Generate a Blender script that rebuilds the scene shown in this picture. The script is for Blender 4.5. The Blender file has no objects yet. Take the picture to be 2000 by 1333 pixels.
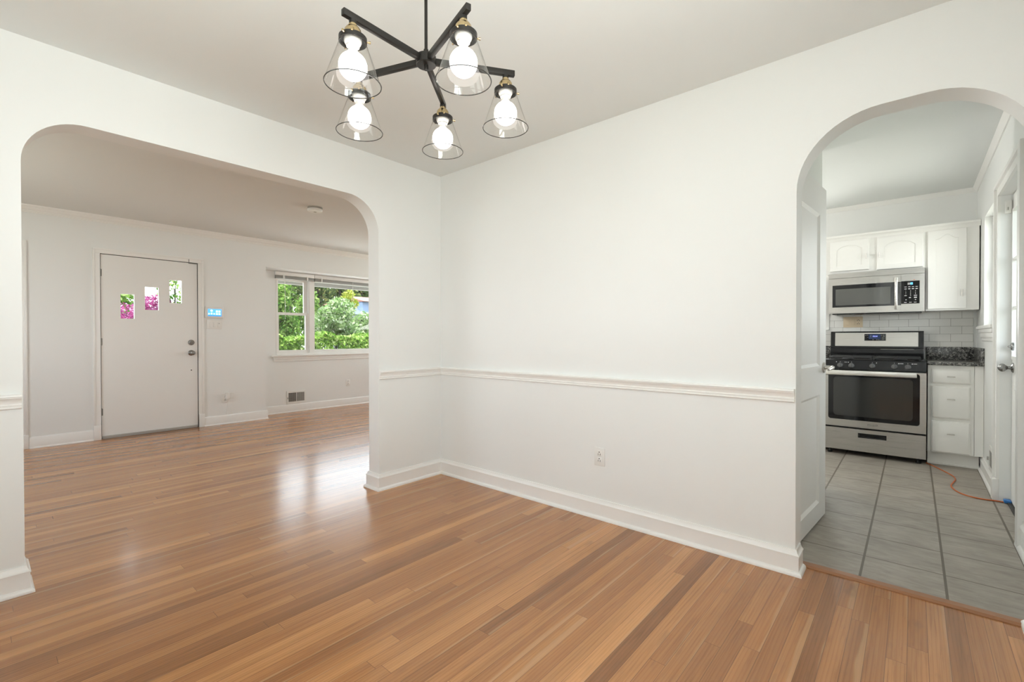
import bpy, bmesh, math, random
from mathutils import Vector, Matrix, noise

random.seed(7)
S = bpy.context.scene
COL = S.collection
PI = math.pi

# ------------------------------------------------------------------ camera
cam_data = bpy.data.cameras.new('camera')
cam = bpy.data.objects.new('camera', cam_data)
COL.objects.link(cam)
S.camera = cam
cam_data.sensor_width = 36.0
cam_data.lens = 907.35 / 2000 * 36.0
cam_data.clip_start = 0.02
cam_data.clip_end = 300
_yaw, _pitch, _roll = 0.712558892, -0.00822971507, -0.00151036162
_f = Vector((-math.sin(_yaw) * math.cos(_pitch), math.cos(_yaw) * math.cos(_pitch), math.sin(_pitch)))
_r0 = Vector((math.cos(_yaw), math.sin(_yaw), 0))
_u0 = _r0.cross(_f)
_r = _r0 * math.cos(_roll) + _u0 * math.sin(_roll)
_u = -_r0 * math.sin(_roll) + _u0 * math.cos(_roll)
cam.matrix_world = Matrix(((_r.x, _u.x, -_f.x, 2.95104), (_r.y, _u.y, -_f.y, -2.51810),
                           (_r.z, _u.z, -_f.z, 1.11916), (0, 0, 0, 1)))

# ------------------------------------------------------------------ world, sun, daylight, exposure
w = bpy.data.worlds.new('sky')
S.world = w
w.use_nodes = True
nt = w.node_tree
nt.nodes.clear()
wo = nt.nodes.new('ShaderNodeOutputWorld')
bg = nt.nodes.new('ShaderNodeBackground')
tc = nt.nodes.new('ShaderNodeTexCoord')
sx = nt.nodes.new('ShaderNodeSeparateXYZ')
cr = nt.nodes.new('ShaderNodeValToRGB')
nt.links.new(tc.outputs['Generated'], sx.inputs[0])
nt.links.new(sx.outputs['Z'], cr.inputs[0])
cr.color_ramp.elements[0].position = 0.0
cr.color_ramp.elements[0].color = (0.93, 0.975, 1.0, 1)
cr.color_ramp.elements[1].position = 0.7
cr.color_ramp.elements[1].color = (0.68, 0.83, 1.0, 1)
nt.links.new(cr.outputs[0], bg.inputs['Color'])
bg.inputs['Strength'].default_value = 5.6
nt.links.new(bg.outputs[0], wo.inputs['Surface'])


def lamp(name, kind, energy, loc, direction, color=(1, 1, 1), size=None, angle=None, spread=None):
    d = bpy.data.lights.new(name, kind)
    d.energy = energy
    d.color = color
    if size:
        d.shape = 'RECTANGLE'
        d.size, d.size_y = size
    if angle is not None:
        d.angle = angle
    if spread is not None:
        d.spread = spread
    o = bpy.data.objects.new(name, d)
    COL.objects.link(o)
    o.location = loc
    o.rotation_euler = Vector(direction).to_track_quat('-Z', 'Y').to_euler()
    return o


lamp('sun', 'SUN', 13.0, (2, -4, 12), (-0.20, 0.35, -1.5), (1.0, 0.96, 0.88), angle=0.01)
# area lamps as daylight; dining and living ones stand at assumed, unseen windows
lamp('dining_window_daylight', 'AREA', 3, (1.15, -3.13, 1.5), (0, 1, 1.2), (0.95, 0.985, 0.97), (0.72, 1.2))
lamp('dining_window_daylight', 'AREA', 3, (2.05, -3.13, 1.5), (0, 1, 1.2), (0.95, 0.985, 0.97), (0.72, 1.2))
lamp('dining_side_fill_light', 'AREA', 76, (3.64, -2.15, 1.5), (-1, -0.3, 2.1), (0.95, 0.985, 0.97), (1.15, 1.15))  # unseen lamp added to brighten the left wall and ceiling
lamp('living_fill_light', 'AREA', 14, (-2.0, -3.78, 1.5), (0, 1, 1.7), (0.98, 1.0, 0.93), (1.5, 1.2))  # added out of view to brighten the living room
lamp('living_fill_light', 'AREA', 56, (-2.0, 4.08, 1.5), (-0.3, -1, 3.0), (0.98, 1.0, 0.93), (1.5, 1.2))  # added out of view, aimed up to brighten the living room ceiling
lamp('kitchen_window_daylight', 'AREA', 30, (1.72, 3.80, 1.6), (0, -1, 0.0), (1.0, 0.975, 0.94), (0.85, 0.8))
lamp('kitchen_side_window_daylight', 'AREA', 9, (3.72, 2.6, 1.7), (-1, -0.15, 0.0), (1.0, 0.975, 0.94), (0.8, 0.9))

kl = lamp('kitchen_fill_light', 'POINT', 42, (0.85, 1.75, 2.2), (0, 0, -1), (1.0, 0.97, 0.93))  # unseen point light added to brighten the kitchen, without a fixture
kl.data.shadow_soft_size = 0.12

vs = S.view_settings
vs.view_transform = 'Standard'
vs.look = 'None'
vs.gamma = 1.0
vs.use_curve_mapping = False
vs.exposure = 0.19
S.cycles.use_denoising = True
S.cycles.max_bounces = 14
S.cycles.diffuse_bounces = 8
S.cycles.glossy_bounces = 6
S.cycles.transparent_max_bounces = 24
S.cycles.transmission_bounces = 8
S.cycles.caustics_reflective = False
S.cycles.caustics_refractive = False
S.cycles.sample_clamp_indirect = 6.0
S.cycles.blur_glossy = 0.5


# ------------------------------------------------------------------ materials
def new_mat(name):
    m = bpy.data.materials.new(name)
    m.use_nodes = True
    return m, m.node_tree, m.node_tree.nodes['Principled BSDF']


def nn(nt, kind, **kw):
    n = nt.nodes.new(kind)
    for k, v in kw.items():
        setattr(n, k, v)
    return n


def math_node(nt, op, a, b=None):
    n = nt.nodes.new('ShaderNodeMath')
    n.operation = op
    for i, v in enumerate((a, b)):
        if v is None:
            continue
        if isinstance(v, (int, float)):
            n.inputs[i].default_value = v
        else:
            nt.links.new(v, n.inputs[i])
    return n.outputs[0]


def simple(name, col, rough=0.5, metal=0.0, spec=0.5, coat=0.0, mottling=0.0, scale=8.0, bump=0.0, bscale=120.0):
    m, nt, b = new_mat(name)
    b.inputs['Base Color'].default_value = (*col, 1)
    b.inputs['Roughness'].default_value = rough
    b.inputs['Metallic'].default_value = metal
    b.inputs['Specular IOR Level'].default_value = spec
    b.inputs['Coat Weight'].default_value = coat
    g = nn(nt, 'ShaderNodeNewGeometry')
    if mottling:
        no = nn(nt, 'ShaderNodeTexNoise')
        no.inputs['Scale'].default_value = scale
        no.inputs['Detail'].default_value = 4
        nt.links.new(g.outputs['Position'], no.inputs['Vector'])
        mx = nn(nt, 'ShaderNodeMixRGB')
        mx.inputs[1].default_value = (*[c * (1 - mottling) for c in col], 1)
        mx.inputs[2].default_value = (*[min(1, c * (1 + mottling)) for c in col], 1)
        nt.links.new(no.outputs['Fac'], mx.inputs[0])
        nt.links.new(mx.outputs[0], b.inputs['Base Color'])
    if bump:
        n2 = nn(nt, 'ShaderNodeTexNoise')
        n2.inputs['Scale'].default_value = bscale
        n2.inputs['Detail'].default_value = 3
        nt.links.new(g.outputs['Position'], n2.inputs['Vector'])
        bp = nn(nt, 'ShaderNodeBump')
        bp.inputs['Strength'].default_value = bump
        bp.inputs['Distance'].default_value = 0.002
        nt.links.new(n2.outputs['Fac'], bp.inputs['Height'])
        nt.links.new(bp.outputs[0], b.inputs['Normal'])
    return m


def emit(name, col, strength):
    m, nt, b = new_mat(name)
    b.inputs['Base Color'].default_value = (*col, 1)
    b.inputs['Emission Color'].default_value = (*col, 1)
    b.inputs['Emission Strength'].default_value = strength
    return m


def glass(name, tint=(1, 1, 1), refl=1.0):
    """clear thin pane: mostly passes light straight through, mirrors a little by Fresnel"""
    m = bpy.data.materials.new(name)
    m.use_nodes = True
    nt = m.node_tree
    nt.nodes.clear()
    out = nn(nt, 'ShaderNodeOutputMaterial')
    tr = nn(nt, 'ShaderNodeBsdfTransparent')
    tr.inputs[0].default_value = (*tint, 1)
    gl = nn(nt, 'ShaderNodeBsdfGlossy')
    gl.inputs['Roughness'].default_value = 0.02
    lw = nn(nt, 'ShaderNodeFresnel')
    geo = nn(nt, 'ShaderNodeNewGeometry')
    nt.links.new(math_node(nt, 'SUBTRACT', 1.45, math_node(nt, 'MULTIPLY', geo.outputs['Backfacing'], 1.45 - 1 / 1.45)), lw.inputs['IOR'])
    mx = nn(nt, 'ShaderNodeMixShader')
    f = math_node(nt, 'MULTIPLY', lw.outputs[0], refl)
    nt.links.new(f, mx.inputs[0])
    nt.links.new(tr.outputs[0], mx.inputs[1])
    nt.links.new(gl.outputs[0], mx.inputs[2])
    nt.links.new(mx.outputs[0], out.inputs['Surface'])
    return m


def wood_floor():
    m, nt, b = new_mat('oak_strip_floor')
    L = nt.links.new
    g = nn(nt, 'ShaderNodeNewGeometry')
    sp = nn(nt, 'ShaderNodeSeparateXYZ')
    L(g.outputs['Position'], sp.inputs[0])
    X, Y = sp.outputs['X'], sp.outputs['Y']
    wd = 0.0565
    xs = math_node(nt, 'DIVIDE', math_node(nt, 'ADD', X, 20.0), wd)
    row = math_node(nt, 'FLOOR', xs)
    fx = math_node(nt, 'FRACT', xs)
    w1 = nn(nt, 'ShaderNodeTexWhiteNoise', noise_dimensions='1D')
    L(row, w1.inputs['W'])
    w1b = nn(nt, 'ShaderNodeTexWhiteNoise', noise_dimensions='1D')
    L(math_node(nt, 'ADD', row, 0.37), w1b.inputs['W'])
    ln = math_node(nt, 'ADD', math_node(nt, 'MULTIPLY', w1b.outputs['Value'], 1.3), 0.8)
    ys = math_node(nt, 'DIVIDE', math_node(nt, 'ADD', Y, math_node(nt, 'ADD', math_node(nt, 'MULTIPLY', w1.outputs['Value'], 9.0), 20.0)), ln)
    idx = math_node(nt, 'FLOOR', ys)
    fy = math_node(nt, 'FRACT', ys)
    cv = nn(nt, 'ShaderNodeCombineXYZ')
    L(row, cv.inputs[0])
    L(idx, cv.inputs[1])
    w2 = nn(nt, 'ShaderNodeTexWhiteNoise', noise_dimensions='2D')
    L(cv.outputs[0], w2.inputs['Vector'])
    ramp = nn(nt, 'ShaderNodeValToRGB')
    e = ramp.color_ramp.elements
    e[0].position, e[0].color = 0.0, (0.287, 0.122, 0.042, 1)
    e[1].position, e[1].color = 1.0, (0.615, 0.298, 0.113, 1)
    for pos, c in ((0.25, (0.424, 0.186, 0.066, 1)), (0.55, (0.456, 0.206, 0.075, 1)), (0.85, (0.490, 0.226, 0.082, 1))):
        k = e.new(pos)
        k.color = c
    L(w2.outputs['Value'], ramp.inputs[0])
    # grain stretched along the boards, different on every board
    gv = nn(nt, 'ShaderNodeCombineXYZ')
    L(math_node(nt, 'MULTIPLY', X, 70.0), gv.inputs[0])
    L(math_node(nt, 'MULTIPLY', Y, 2.2), gv.inputs[1])
    L(math_node(nt, 'MULTIPLY', w2.outputs['Value'], 40.0), gv.inputs[2])
    no = nn(nt, 'ShaderNodeTexNoise')
    no.inputs['Scale'].default_value = 1.0
    no.inputs['Detail'].default_value = 6
    no.inputs['Roughness'].default_value = 0.65
    no.inputs['Distortion'].default_value = 1.2
    L(gv.outputs[0], no.inputs['Vector'])
    gr = nn(nt, 'ShaderNodeValToRGB')
    gr.color_ramp.elements[0].position, gr.color_ramp.elements[0].color = 0.30, (0.68, 0.65, 0.62, 1)
    gr.color_ramp.elements[1].position, gr.color_ramp.elements[1].color = 0.50, (1.0, 1.0, 1.0, 1)
    L(no.outputs['Fac'], gr.inputs[0])
    # broad streaks where heart and sap wood meet
    gv2 = nn(nt, 'ShaderNodeCombineXYZ')
    L(math_node(nt, 'MULTIPLY', X, 26.0), gv2.inputs[0])
    L(math_node(nt, 'MULTIPLY', Y, 0.8), gv2.inputs[1])
    L(math_node(nt, 'MULTIPLY', w2.outputs['Value'], 91.0), gv2.inputs[2])
    n3 = nn(nt, 'ShaderNodeTexNoise')
    n3.inputs['Scale'].default_value = 1.0
    n3.inputs['Detail'].default_value = 2
    L(gv2.outputs[0], n3.inputs['Vector'])
    g3 = nn(nt, 'ShaderNodeValToRGB')
    g3.color_ramp.elements[0].position, g3.color_ramp.elements[0].color = 0.35, (0.86, 0.84, 0.82, 1)
    g3.color_ramp.elements[1].position, g3.color_ramp.elements[1].color = 0.66, (1.07, 1.07, 1.07, 1)
    L(n3.outputs['Fac'], g3.inputs[0])
    m1 = nn(nt, 'ShaderNodeMixRGB', blend_type='MULTIPLY')
    m1.inputs[0].default_value = 0.8
    L(ramp.outputs[0], m1.inputs[1])
    L(gr.outputs[0], m1.inputs[2])
    m2 = nn(nt, 'ShaderNodeMixRGB', blend_type='MULTIPLY')
    m2.inputs[0].default_value = 0.9
    L(m1.outputs[0], m2.inputs[1])
    L(g3.outputs[0], m2.inputs[2])
    # cathedral figure: wavy growth rings drawn out along each board
    gv4 = nn(nt, 'ShaderNodeCombineXYZ')
    L(math_node(nt, 'ADD', math_node(nt, 'MULTIPLY', X, 34.0), math_node(nt, 'MULTIPLY', w2.outputs['Value'], 63.0)), gv4.inputs[0])
    L(math_node(nt, 'MULTIPLY', Y, 1.9), gv4.inputs[1])
    L(math_node(nt, 'MULTIPLY', w2.outputs['Value'], 17.0), gv4.inputs[2])
    wv = nn(nt, 'ShaderNodeTexWave', wave_type='BANDS', bands_direction='X', wave_profile='SAW')
    wv.inputs['Scale'].default_value = 0.75
    wv.inputs['Distortion'].default_value = 7.0
    wv.inputs['Detail'].default_value = 2.5
    wv.inputs['Detail Scale'].default_value = 0.55
    wv.inputs['Detail Roughness'].default_value = 0.5
    L(gv4.outputs[0], wv.inputs['Vector'])
    g4 = nn(nt, 'ShaderNodeValToRGB')
    g4.color_ramp.elements[0].position, g4.color_ramp.elements[0].color = 0.0, (0.80, 0.76, 0.72, 1)
    g4.color_ramp.elements[1].position, g4.color_ramp.elements[1].color = 0.45, (1.0, 1.0, 1.0, 1)
    L(wv.outputs['Fac'], g4.inputs[0])
    m4 = nn(nt, 'ShaderNodeMixRGB', blend_type='MULTIPLY')
    m4.inputs[0].default_value = 0.75
    L(m2.outputs[0], m4.inputs[1])
    L(g4.outputs[0], m4.inputs[2])
    # pale sapwood along one edge of some boards
    w5 = nn(nt, 'ShaderNodeTexWhiteNoise', noise_dimensions='2D')
    cv5 = nn(nt, 'ShaderNodeCombineXYZ')
    L(math_node(nt, 'ADD', row, 7.3), cv5.inputs[0])
    L(idx, cv5.inputs[1])
    L(cv5.outputs[0], w5.inputs['Vector'])
    n5 = nn(nt, 'ShaderNodeTexNoise')
    n5.inputs['Scale'].default_value = 2.2
    L(g.outputs['Position'], n5.inputs['Vector'])
    lim = math_node(nt, 'ADD', math_node(nt, 'MULTIPLY', w5.outputs['Value'], 1.1), math_node(nt, 'MULTIPLY', math_node(nt, 'SUBTRACT', n5.outputs['Fac'], 0.5), 0.7))
    sap = nn(nt, 'ShaderNodeMapRange')
    L(math_node(nt, 'SUBTRACT', fx, math_node(nt, 'ADD', lim, 0.58)), sap.inputs['Value'])
    sap.inputs['From Min'].default_value = 0.0
    sap.inputs['From Max'].default_value = 0.12
    sap.inputs['To Max'].default_value = 0.42
    m5 = nn(nt, 'ShaderNodeMixRGB')
    L(sap.outputs[0], m5.inputs[0])
    L(m4.outputs[0], m5.inputs[1])
    m5.inputs[2].default_value = (0.57, 0.335, 0.165, 1)
    # a few smoky mineral stains
    n6 = nn(nt, 'ShaderNodeTexNoise')
    n6.inputs['Scale'].default_value = 1.0
    n6.inputs['Detail'].default_value = 3
    gv6 = nn(nt, 'ShaderNodeCombineXYZ')
    L(math_node(nt, 'MULTIPLY', X, 14.0), gv6.inputs[0])
    L(math_node(nt, 'MULTIPLY', Y, 3.5), gv6.inputs[1])
    L(math_node(nt, 'MULTIPLY', w2.outputs['Value'], 29.0), gv6.inputs[2])
    L(gv6.outputs[0], n6.inputs['Vector'])
    st = nn(nt, 'ShaderNodeMapRange')
    L(n6.outputs['Fac'], st.inputs['Value'])
    st.inputs['From Min'].default_value = 0.66
    st.inputs['From Max'].default_value = 0.80
    st.inputs['To Max'].default_value = 0.5
    m6 = nn(nt, 'ShaderNodeMixRGB')
    L(st.outputs[0], m6.inputs[0])
    L(m5.outputs[0], m6.inputs[1])
    m6.inputs[2].default_value = (0.14, 0.085, 0.05, 1)
    ex = math_node(nt, 'MULTIPLY', math_node(nt, 'MINIMUM', fx, math_node(nt, 'SUBTRACT', 1.0, fx)), wd)
    ey = math_node(nt, 'MULTIPLY', math_node(nt, 'MINIMUM', fy, math_node(nt, 'SUBTRACT', 1.0, fy)), ln)
    ed = math_node(nt, 'MINIMUM', ex, ey)
    gap = math_node(nt, 'LESS_THAN', ed, 0.0009)
    m3 = nn(nt, 'ShaderNodeMixRGB')
    L(math_node(nt, 'MULTIPLY', gap, 0.65), m3.inputs[0])
    L(m6.outputs[0], m3.inputs[1])
    m3.inputs[2].default_value = (0.10, 0.045, 0.02, 1)
    L(m3.outputs[0], b.inputs['Base Color'])
    b.inputs['Roughness'].default_value = 0.25
    b.inputs['Specular IOR Level'].default_value = 0.5
    b.inputs['Coat Weight'].default_value = 0.28
    b.inputs['Coat Roughness'].default_value = 0.15
    # every board lies very slightly differently, and the grain is felt
    bp = nn(nt, 'ShaderNodeBump')
    bp.inputs['Strength'].default_value = 0.015
    bp.inputs['Distance'].default_value = 0.0015
    hh = math_node(nt, 'ADD', math_node(nt, 'MULTIPLY', no.outputs['Fac'], 0.5), math_node(nt, 'MULTIPLY', gap, -1.5))
    L(hh, bp.inputs['Height'])
    L(bp.outputs[0], b.inputs['Normal'])
    return m


def tile_floor():
    m, nt, b = new_mat('grey_floor_tile')
    L = nt.links.new
    g = nn(nt, 'ShaderNodeNewGeometry')
    sp = nn(nt, 'ShaderNodeSeparateXYZ')
    L(g.outputs['Position'], sp.inputs[0])
    X, Y = sp.outputs['X'], sp.outputs['Y']
    xs = math_node(nt, 'DIVIDE', math_node(nt, 'ADD', X, 30 * 0.30 - 2.766), 0.30)
    ys = math_node(nt, 'DIVIDE', math_node(nt, 'ADD', Y, 30 * 0.308 - 0.445), 0.308)
    fx, fy = math_node(nt, 'FRACT', xs), math_node(nt, 'FRACT', ys)
    cv = nn(nt, 'ShaderNodeCombineXYZ')
    L(math_node(nt, 'FLOOR', xs), cv.inputs[0])
    L(math_node(nt, 'FLOOR', ys), cv.inputs[1])
    w2 = nn(nt, 'ShaderNodeTexWhiteNoise', noise_dimensions='2D')
    L(cv.outputs[0], w2.inputs['Vector'])
    gv = nn(nt, 'ShaderNodeCombineXYZ')
    L(math_node(nt, 'MULTIPLY', X, 10.0), gv.inputs[0])
    L(math_node(nt, 'MULTIPLY', Y, 30.0), gv.inputs[1])
    L(math_node(nt, 'MULTIPLY', w2.outputs['Value'], 50.0), gv.inputs[2])
    no = nn(nt, 'ShaderNodeTexNoise')
    no.inputs['Scale'].default_value = 1.0
    no.inputs['Detail'].default_value = 6
    no.inputs['Roughness'].default_value = 0.6
    no.inputs['Distortion'].default_value = 0.6
    L(gv.outputs[0], no.inputs['Vector'])
    cl = nn(nt, 'ShaderNodeTexNoise')
    cl.inputs['Scale'].default_value = 5.0
    cl.inputs['Detail'].default_value = 4
    L(g.outputs['Position'], cl.inputs['Vector'])
    f = math_node(nt, 'ADD', math_node(nt, 'MULTIPLY', no.outputs['Fac'], 0.6), math_node(nt, 'MULTIPLY', cl.outputs['Fac'], 0.4))
    ramp = nn(nt, 'ShaderNodeValToRGB')
    ramp.color_ramp.elements[0].position, ramp.color_ramp.elements[0].color = 0.30, (0.236, 0.210, 0.176, 1)
    ramp.color_ramp.elements[1].position, ramp.color_ramp.elements[1].color = 0.72, (0.425, 0.385, 0.334, 1)
    L(f, ramp.inputs[0])
    ex = math_node(nt, 'MULTIPLY', math_node(nt, 'MINIMUM', fx, math_node(nt, 'SUBTRACT', 1.0, fx)), 0.30)
    ey = math_node(nt, 'MULTIPLY', math_node(nt, 'MINIMUM', fy, math_node(nt, 'SUBTRACT', 1.0, fy)), 0.308)
    gx = math_node(nt, 'LESS_THAN', ex, 0.0050)
    gy = math_node(nt, 'LESS_THAN', ey, 0.0036)
    gap = math_node(nt, 'MAXIMUM', gx, gy)
    mx = nn(nt, 'ShaderNodeMixRGB')
    L(gap, mx.inputs[0])
    L(ramp.outputs[0], mx.inputs[1])
    mx.inputs[2].default_value = (0.125, 0.105, 0.078, 1)
    L(mx.outputs[0], b.inputs['Base Color'])
    b.inputs['Roughness'].default_value = 0.5
    bp = nn(nt, 'ShaderNodeBump')
    bp.inputs['Strength'].default_value = 0.5
    bp.inputs['Distance'].default_value = 0.002
    L(math_node(nt, 'ADD', math_node(nt, 'MULTIPLY', gap, -1.0), math_node(nt, 'MULTIPLY', no.outputs['Fac'], 0.2)), bp.inputs['Height'])
    L(bp.outputs[0], b.inputs['Normal'])
    return m


def subway():
    m, nt, b = new_mat('white_subway_tile')
    L = nt.links.new
    g = nn(nt, 'ShaderNodeNewGeometry')
    sp = nn(nt, 'ShaderNodeSeparateXYZ')
    L(g.outputs['Position'], sp.inputs[0])
    zs = math_node(nt, 'DIVIDE', math_node(nt, 'ADD', sp.outputs['Z'], 1.5 - 1.026), 0.0735)
    row = math_node(nt, 'FLOOR', zs)
    fz = math_node(nt, 'FRACT', zs)
    par = math_node(nt, 'MODULO', row, 2.0)
    xs = math_node(nt, 'ADD', math_node(nt, 'DIVIDE', math_node(nt, 'ADD', sp.outputs['X'], 15 - 2.588), 0.1525), math_node(nt, 'MULTIPLY', par, 0.5))
    fx = math_node(nt, 'FRACT', xs)
    ex = math_node(nt, 'MULTIPLY', math_node(nt, 'MINIMUM', fx, math_node(nt, 'SUBTRACT', 1.0, fx)), 0.1525)
    ez = math_node(nt, 'MULTIPLY', math_node(nt, 'MINIMUM', fz, math_node(nt, 'SUBTRACT', 1.0, fz)), 0.0735)
    gap = math_node(nt, 'LESS_THAN', math_node(nt, 'MINIMUM', ex, ez), 0.0011)
    mx = nn(nt, 'ShaderNodeMixRGB')
    L(gap, mx.inputs[0])
    mx.inputs[1].default_value = (0.74, 0.73, 0.70, 1)
    mx.inputs[2].default_value = (0.22, 0.21, 0.19, 1)
    L(mx.outputs[0], b.inputs['Base Color'])
    L(math_node(nt, 'ADD', math_node(nt, 'MULTIPLY', gap, 0.6), 0.15), b.inputs['Roughness'])
    bp = nn(nt, 'ShaderNodeBump')
    bp.inputs['Strength'].default_value = 0.4
    bp.inputs['Distance'].default_value = 0.001
    L(math_node(nt, 'MULTIPLY', gap, -1.0), bp.inputs['Height'])
    L(bp.outputs[0], b.inputs['Normal'])
    return m


def granite():
    m, nt, b = new_mat('dark_granite')
    L = nt.links.new
    g = nn(nt, 'ShaderNodeNewGeometry')
    v = nn(nt, 'ShaderNodeTexVoronoi')
    v.inputs['Scale'].default_value = 110
    L(g.outputs['Position'], v.inputs['Vector'])
    no = nn(nt, 'ShaderNodeTexNoise')
    no.inputs['Scale'].default_value = 45
    no.inputs['Detail'].default_value = 6
    no.inputs['Roughness'].default_value = 0.7
    L(g.outputs['Position'], no.inputs['Vector'])
    f = math_node(nt, 'ADD', math_node(nt, 'MULTIPLY', no.outputs['Fac'], 0.8), math_node(nt, 'MULTIPLY', v.outputs['Distance'], 0.35))
    r = nn(nt, 'ShaderNodeValToRGB')
    e = r.color_ramp.elements
    e[0].position, e[0].color = 0.46, (0.018, 0.018, 0.019, 1)
    e[1].position, e[1].color = 0.74, (0.34, 0.33, 0.31, 1)
    k = e.new(0.58)
    k.color = (0.075, 0.073, 0.07, 1)
    L(f, r.inputs[0])
    L(r.outputs[0], b.inputs['Base Color'])
    b.inputs['Roughness'].default_value = 0.22
    return m


def steel(name, col=(0.47, 0.455, 0.43), rough=0.30):
    m, nt, b = new_mat(name)
    L = nt.links.new
    b.inputs['Metallic'].default_value = 0.92
    b.inputs['Base Color'].default_value = (*col, 1)
    g = nn(nt, 'ShaderNodeNewGeometry')
    mp = nn(nt, 'ShaderNodeMapping')
    mp.inputs['Scale'].default_value = (3, 3, 900)
    L(g.outputs['Position'], mp.inputs['Vector'])
    no = nn(nt, 'ShaderNodeTexNoise')
    no.inputs['Scale'].default_value = 1.0
    no.inputs['Detail'].default_value = 3
    L(mp.outputs[0], no.inputs['Vector'])
    L(math_node(nt, 'ADD', math_node(nt, 'MULTIPLY', no.outputs['Fac'], 0.16), rough - 0.08), b.inputs['Roughness'])
    bp = nn(nt, 'ShaderNodeBump')
    bp.inputs['Strength'].default_value = 0.06
    bp.inputs['Distance'].default_value = 0.001
    L(no.outputs['Fac'], bp.inputs['Height'])
    L(bp.outputs[0], b.inputs['Normal'])
    return m


def leafy(name, c1, c2, c3=None, trans=0.35):
    m = bpy.data.materials.new(name)
    m.use_nodes = True
    nt = m.node_tree
    nt.nodes.clear()
    L = nt.links.new
    out = nn(nt, 'ShaderNodeOutputMaterial')
    g = nn(nt, 'ShaderNodeNewGeometry')
    r = nn(nt, 'ShaderNodeValToRGB')
    e = r.color_ramp.elements
    e[0].color = (*c1, 1)
    e[1].color = (*c2, 1)
    if c3:
        e[1].position = 0.7
        k = e.new(1.0)
        k.color = (*c3, 1)
    L(g.outputs['Random Per Island'], r.inputs[0])
    d = nn(nt, 'ShaderNodeBsdfDiffuse')
    t = nn(nt, 'ShaderNodeBsdfTranslucent')
    L(r.outputs[0], d.inputs[0])
    L(r.outputs[0], t.inputs[0])
    mx = nn(nt, 'ShaderNodeMixShader')
    mx.inputs[0].default_value = trans
    L(d.outputs[0], mx.inputs[1])
    L(t.outputs[0], mx.inputs[2])
    L(mx.outputs[0], out.inputs['Surface'])
    return m


M = {}
M['wall'] = simple('white_wall_paint', (0.795, 0.80, 0.785), 0.55, spec=0.25, mottling=0.008, scale=3, bump=0.05, bscale=260)
M['ceil'] = simple('white_ceiling_paint', (0.77, 0.785, 0.775), 0.8, spec=0.15, mottling=0.006, scale=2)
M['trim'] = simple('white_gloss_trim', (0.83, 0.82, 0.795), 0.32, spec=0.45, mottling=0.006, scale=9)
M['door'] = simple('white_door_paint', (0.80, 0.79, 0.765), 0.4, spec=0.4, mottling=0.008, scale=5)
M['floor'] = wood_floor()
M['tile'] = tile_floor()
M['subway'] = subway()
M['granite'] = granite()
M['steel'] = steel('brushed_stainless')
M['steel2'] = steel('bright_stainless', (0.72, 0.70, 0.67), 0.28)
M['cab'] = simple('white_cabinet_paint', (0.82, 0.81, 0.78), 0.35, spec=0.4, mottling=0.008, scale=6)
M['black'] = simple('black_enamel', (0.009, 0.009, 0.010), 0.22, spec=0.28, mottling=0.1, scale=20)
M['blackglass'] = simple('black_oven_glass', (0.006, 0.006, 0.007), 0.06, spec=0.4)
M['ovenwin'] = simple('smoked_oven_window', (0.028, 0.028, 0.026), 0.08, spec=0.55)
M['micwin'] = simple('microwave_screen', (0.085, 0.085, 0.078), 0.18, spec=0.5, mottling=0.05, scale=400)
M['castiron'] = simple('cast_iron', (0.02, 0.02, 0.02), 0.5, mottling=0.2, scale=60)
M['knob'] = simple('dark_grey_plastic', (0.10, 0.10, 0.10), 0.35, mottling=0.1, scale=40)
M['nickel'] = simple('satin_nickel', (0.60, 0.57, 0.53), 0.28, metal=0.95, mottling=0.03, scale=30)
M['pewter'] = simple('dark_pewter', (0.30, 0.295, 0.29), 0.25, metal=0.95, mottling=0.05, scale=30)
M['bronze'] = simple('black_bronze', (0.030, 0.027, 0.024), 0.42, metal=0.6, mottling=0.1, scale=30)
M['brass'] = simple('antique_brass', (0.52, 0.40, 0.22), 0.26, metal=1.0, mottling=0.05, scale=40)
M['porcelain'] = simple('white_porcelain', (0.82, 0.81, 0.79), 0.3, mottling=0.01, scale=20)
M['lampbase'] = simple('off_white_lamp_ceramic', (0.62, 0.60, 0.57), 0.4, mottling=0.01, scale=20)
M['plastic'] = simple('white_plastic', (0.78, 0.77, 0.74), 0.35, mottling=0.01, scale=20)
M['ivory'] = simple('almond_plastic', (0.66, 0.54, 0.38), 0.35, mottling=0.02, scale=20)
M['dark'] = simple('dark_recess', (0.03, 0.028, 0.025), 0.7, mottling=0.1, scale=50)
M['grille'] = simple('grey_grille_metal', (0.42, 0.41, 0.38), 0.5, mottling=0.04, scale=40)
M['slat'] = simple('grey_blind_slat', (0.46, 0.46, 0.44), 0.45, mottling=0.03, scale=30)
M['orange'] = simple('orange_cord_rubber', (0.55, 0.13, 0.03), 0.5, mottling=0.1, scale=30)
M['blue'] = simple('blue_plug_plastic', (0.03, 0.16, 0.45), 0.4, mottling=0.1, scale=40)
M['glass'] = glass('window_glass', (0.97, 0.98, 0.97), 0.9)
M['shade'] = glass('clear_lamp_glass', (0.985, 0.982, 0.975), 1.15)
M['bulb'] = emit('lit_bulb', (1.0, 0.97, 0.94), 7.0)
M['ink'] = simple('grey_print', (0.10, 0.10, 0.10), 0.4, mottling=0.05, scale=100)
M['legend'] = simple('white_print', (0.70, 0.70, 0.70), 0.4, mottling=0.05, scale=100)
M['clock'] = emit('blue_clock_digits', (0.35, 0.40, 1.0), 1.6)
M['clockglow'] = emit('dark_blue_display', (0.004, 0.014, 0.05), 0.7)
M['lcd'] = emit('blue_screen_light', (0.10, 0.42, 0.95), 0.95)
M['lcd2'] = emit('pale_screen_icons', (0.62, 0.90, 1.0), 1.0)
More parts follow.
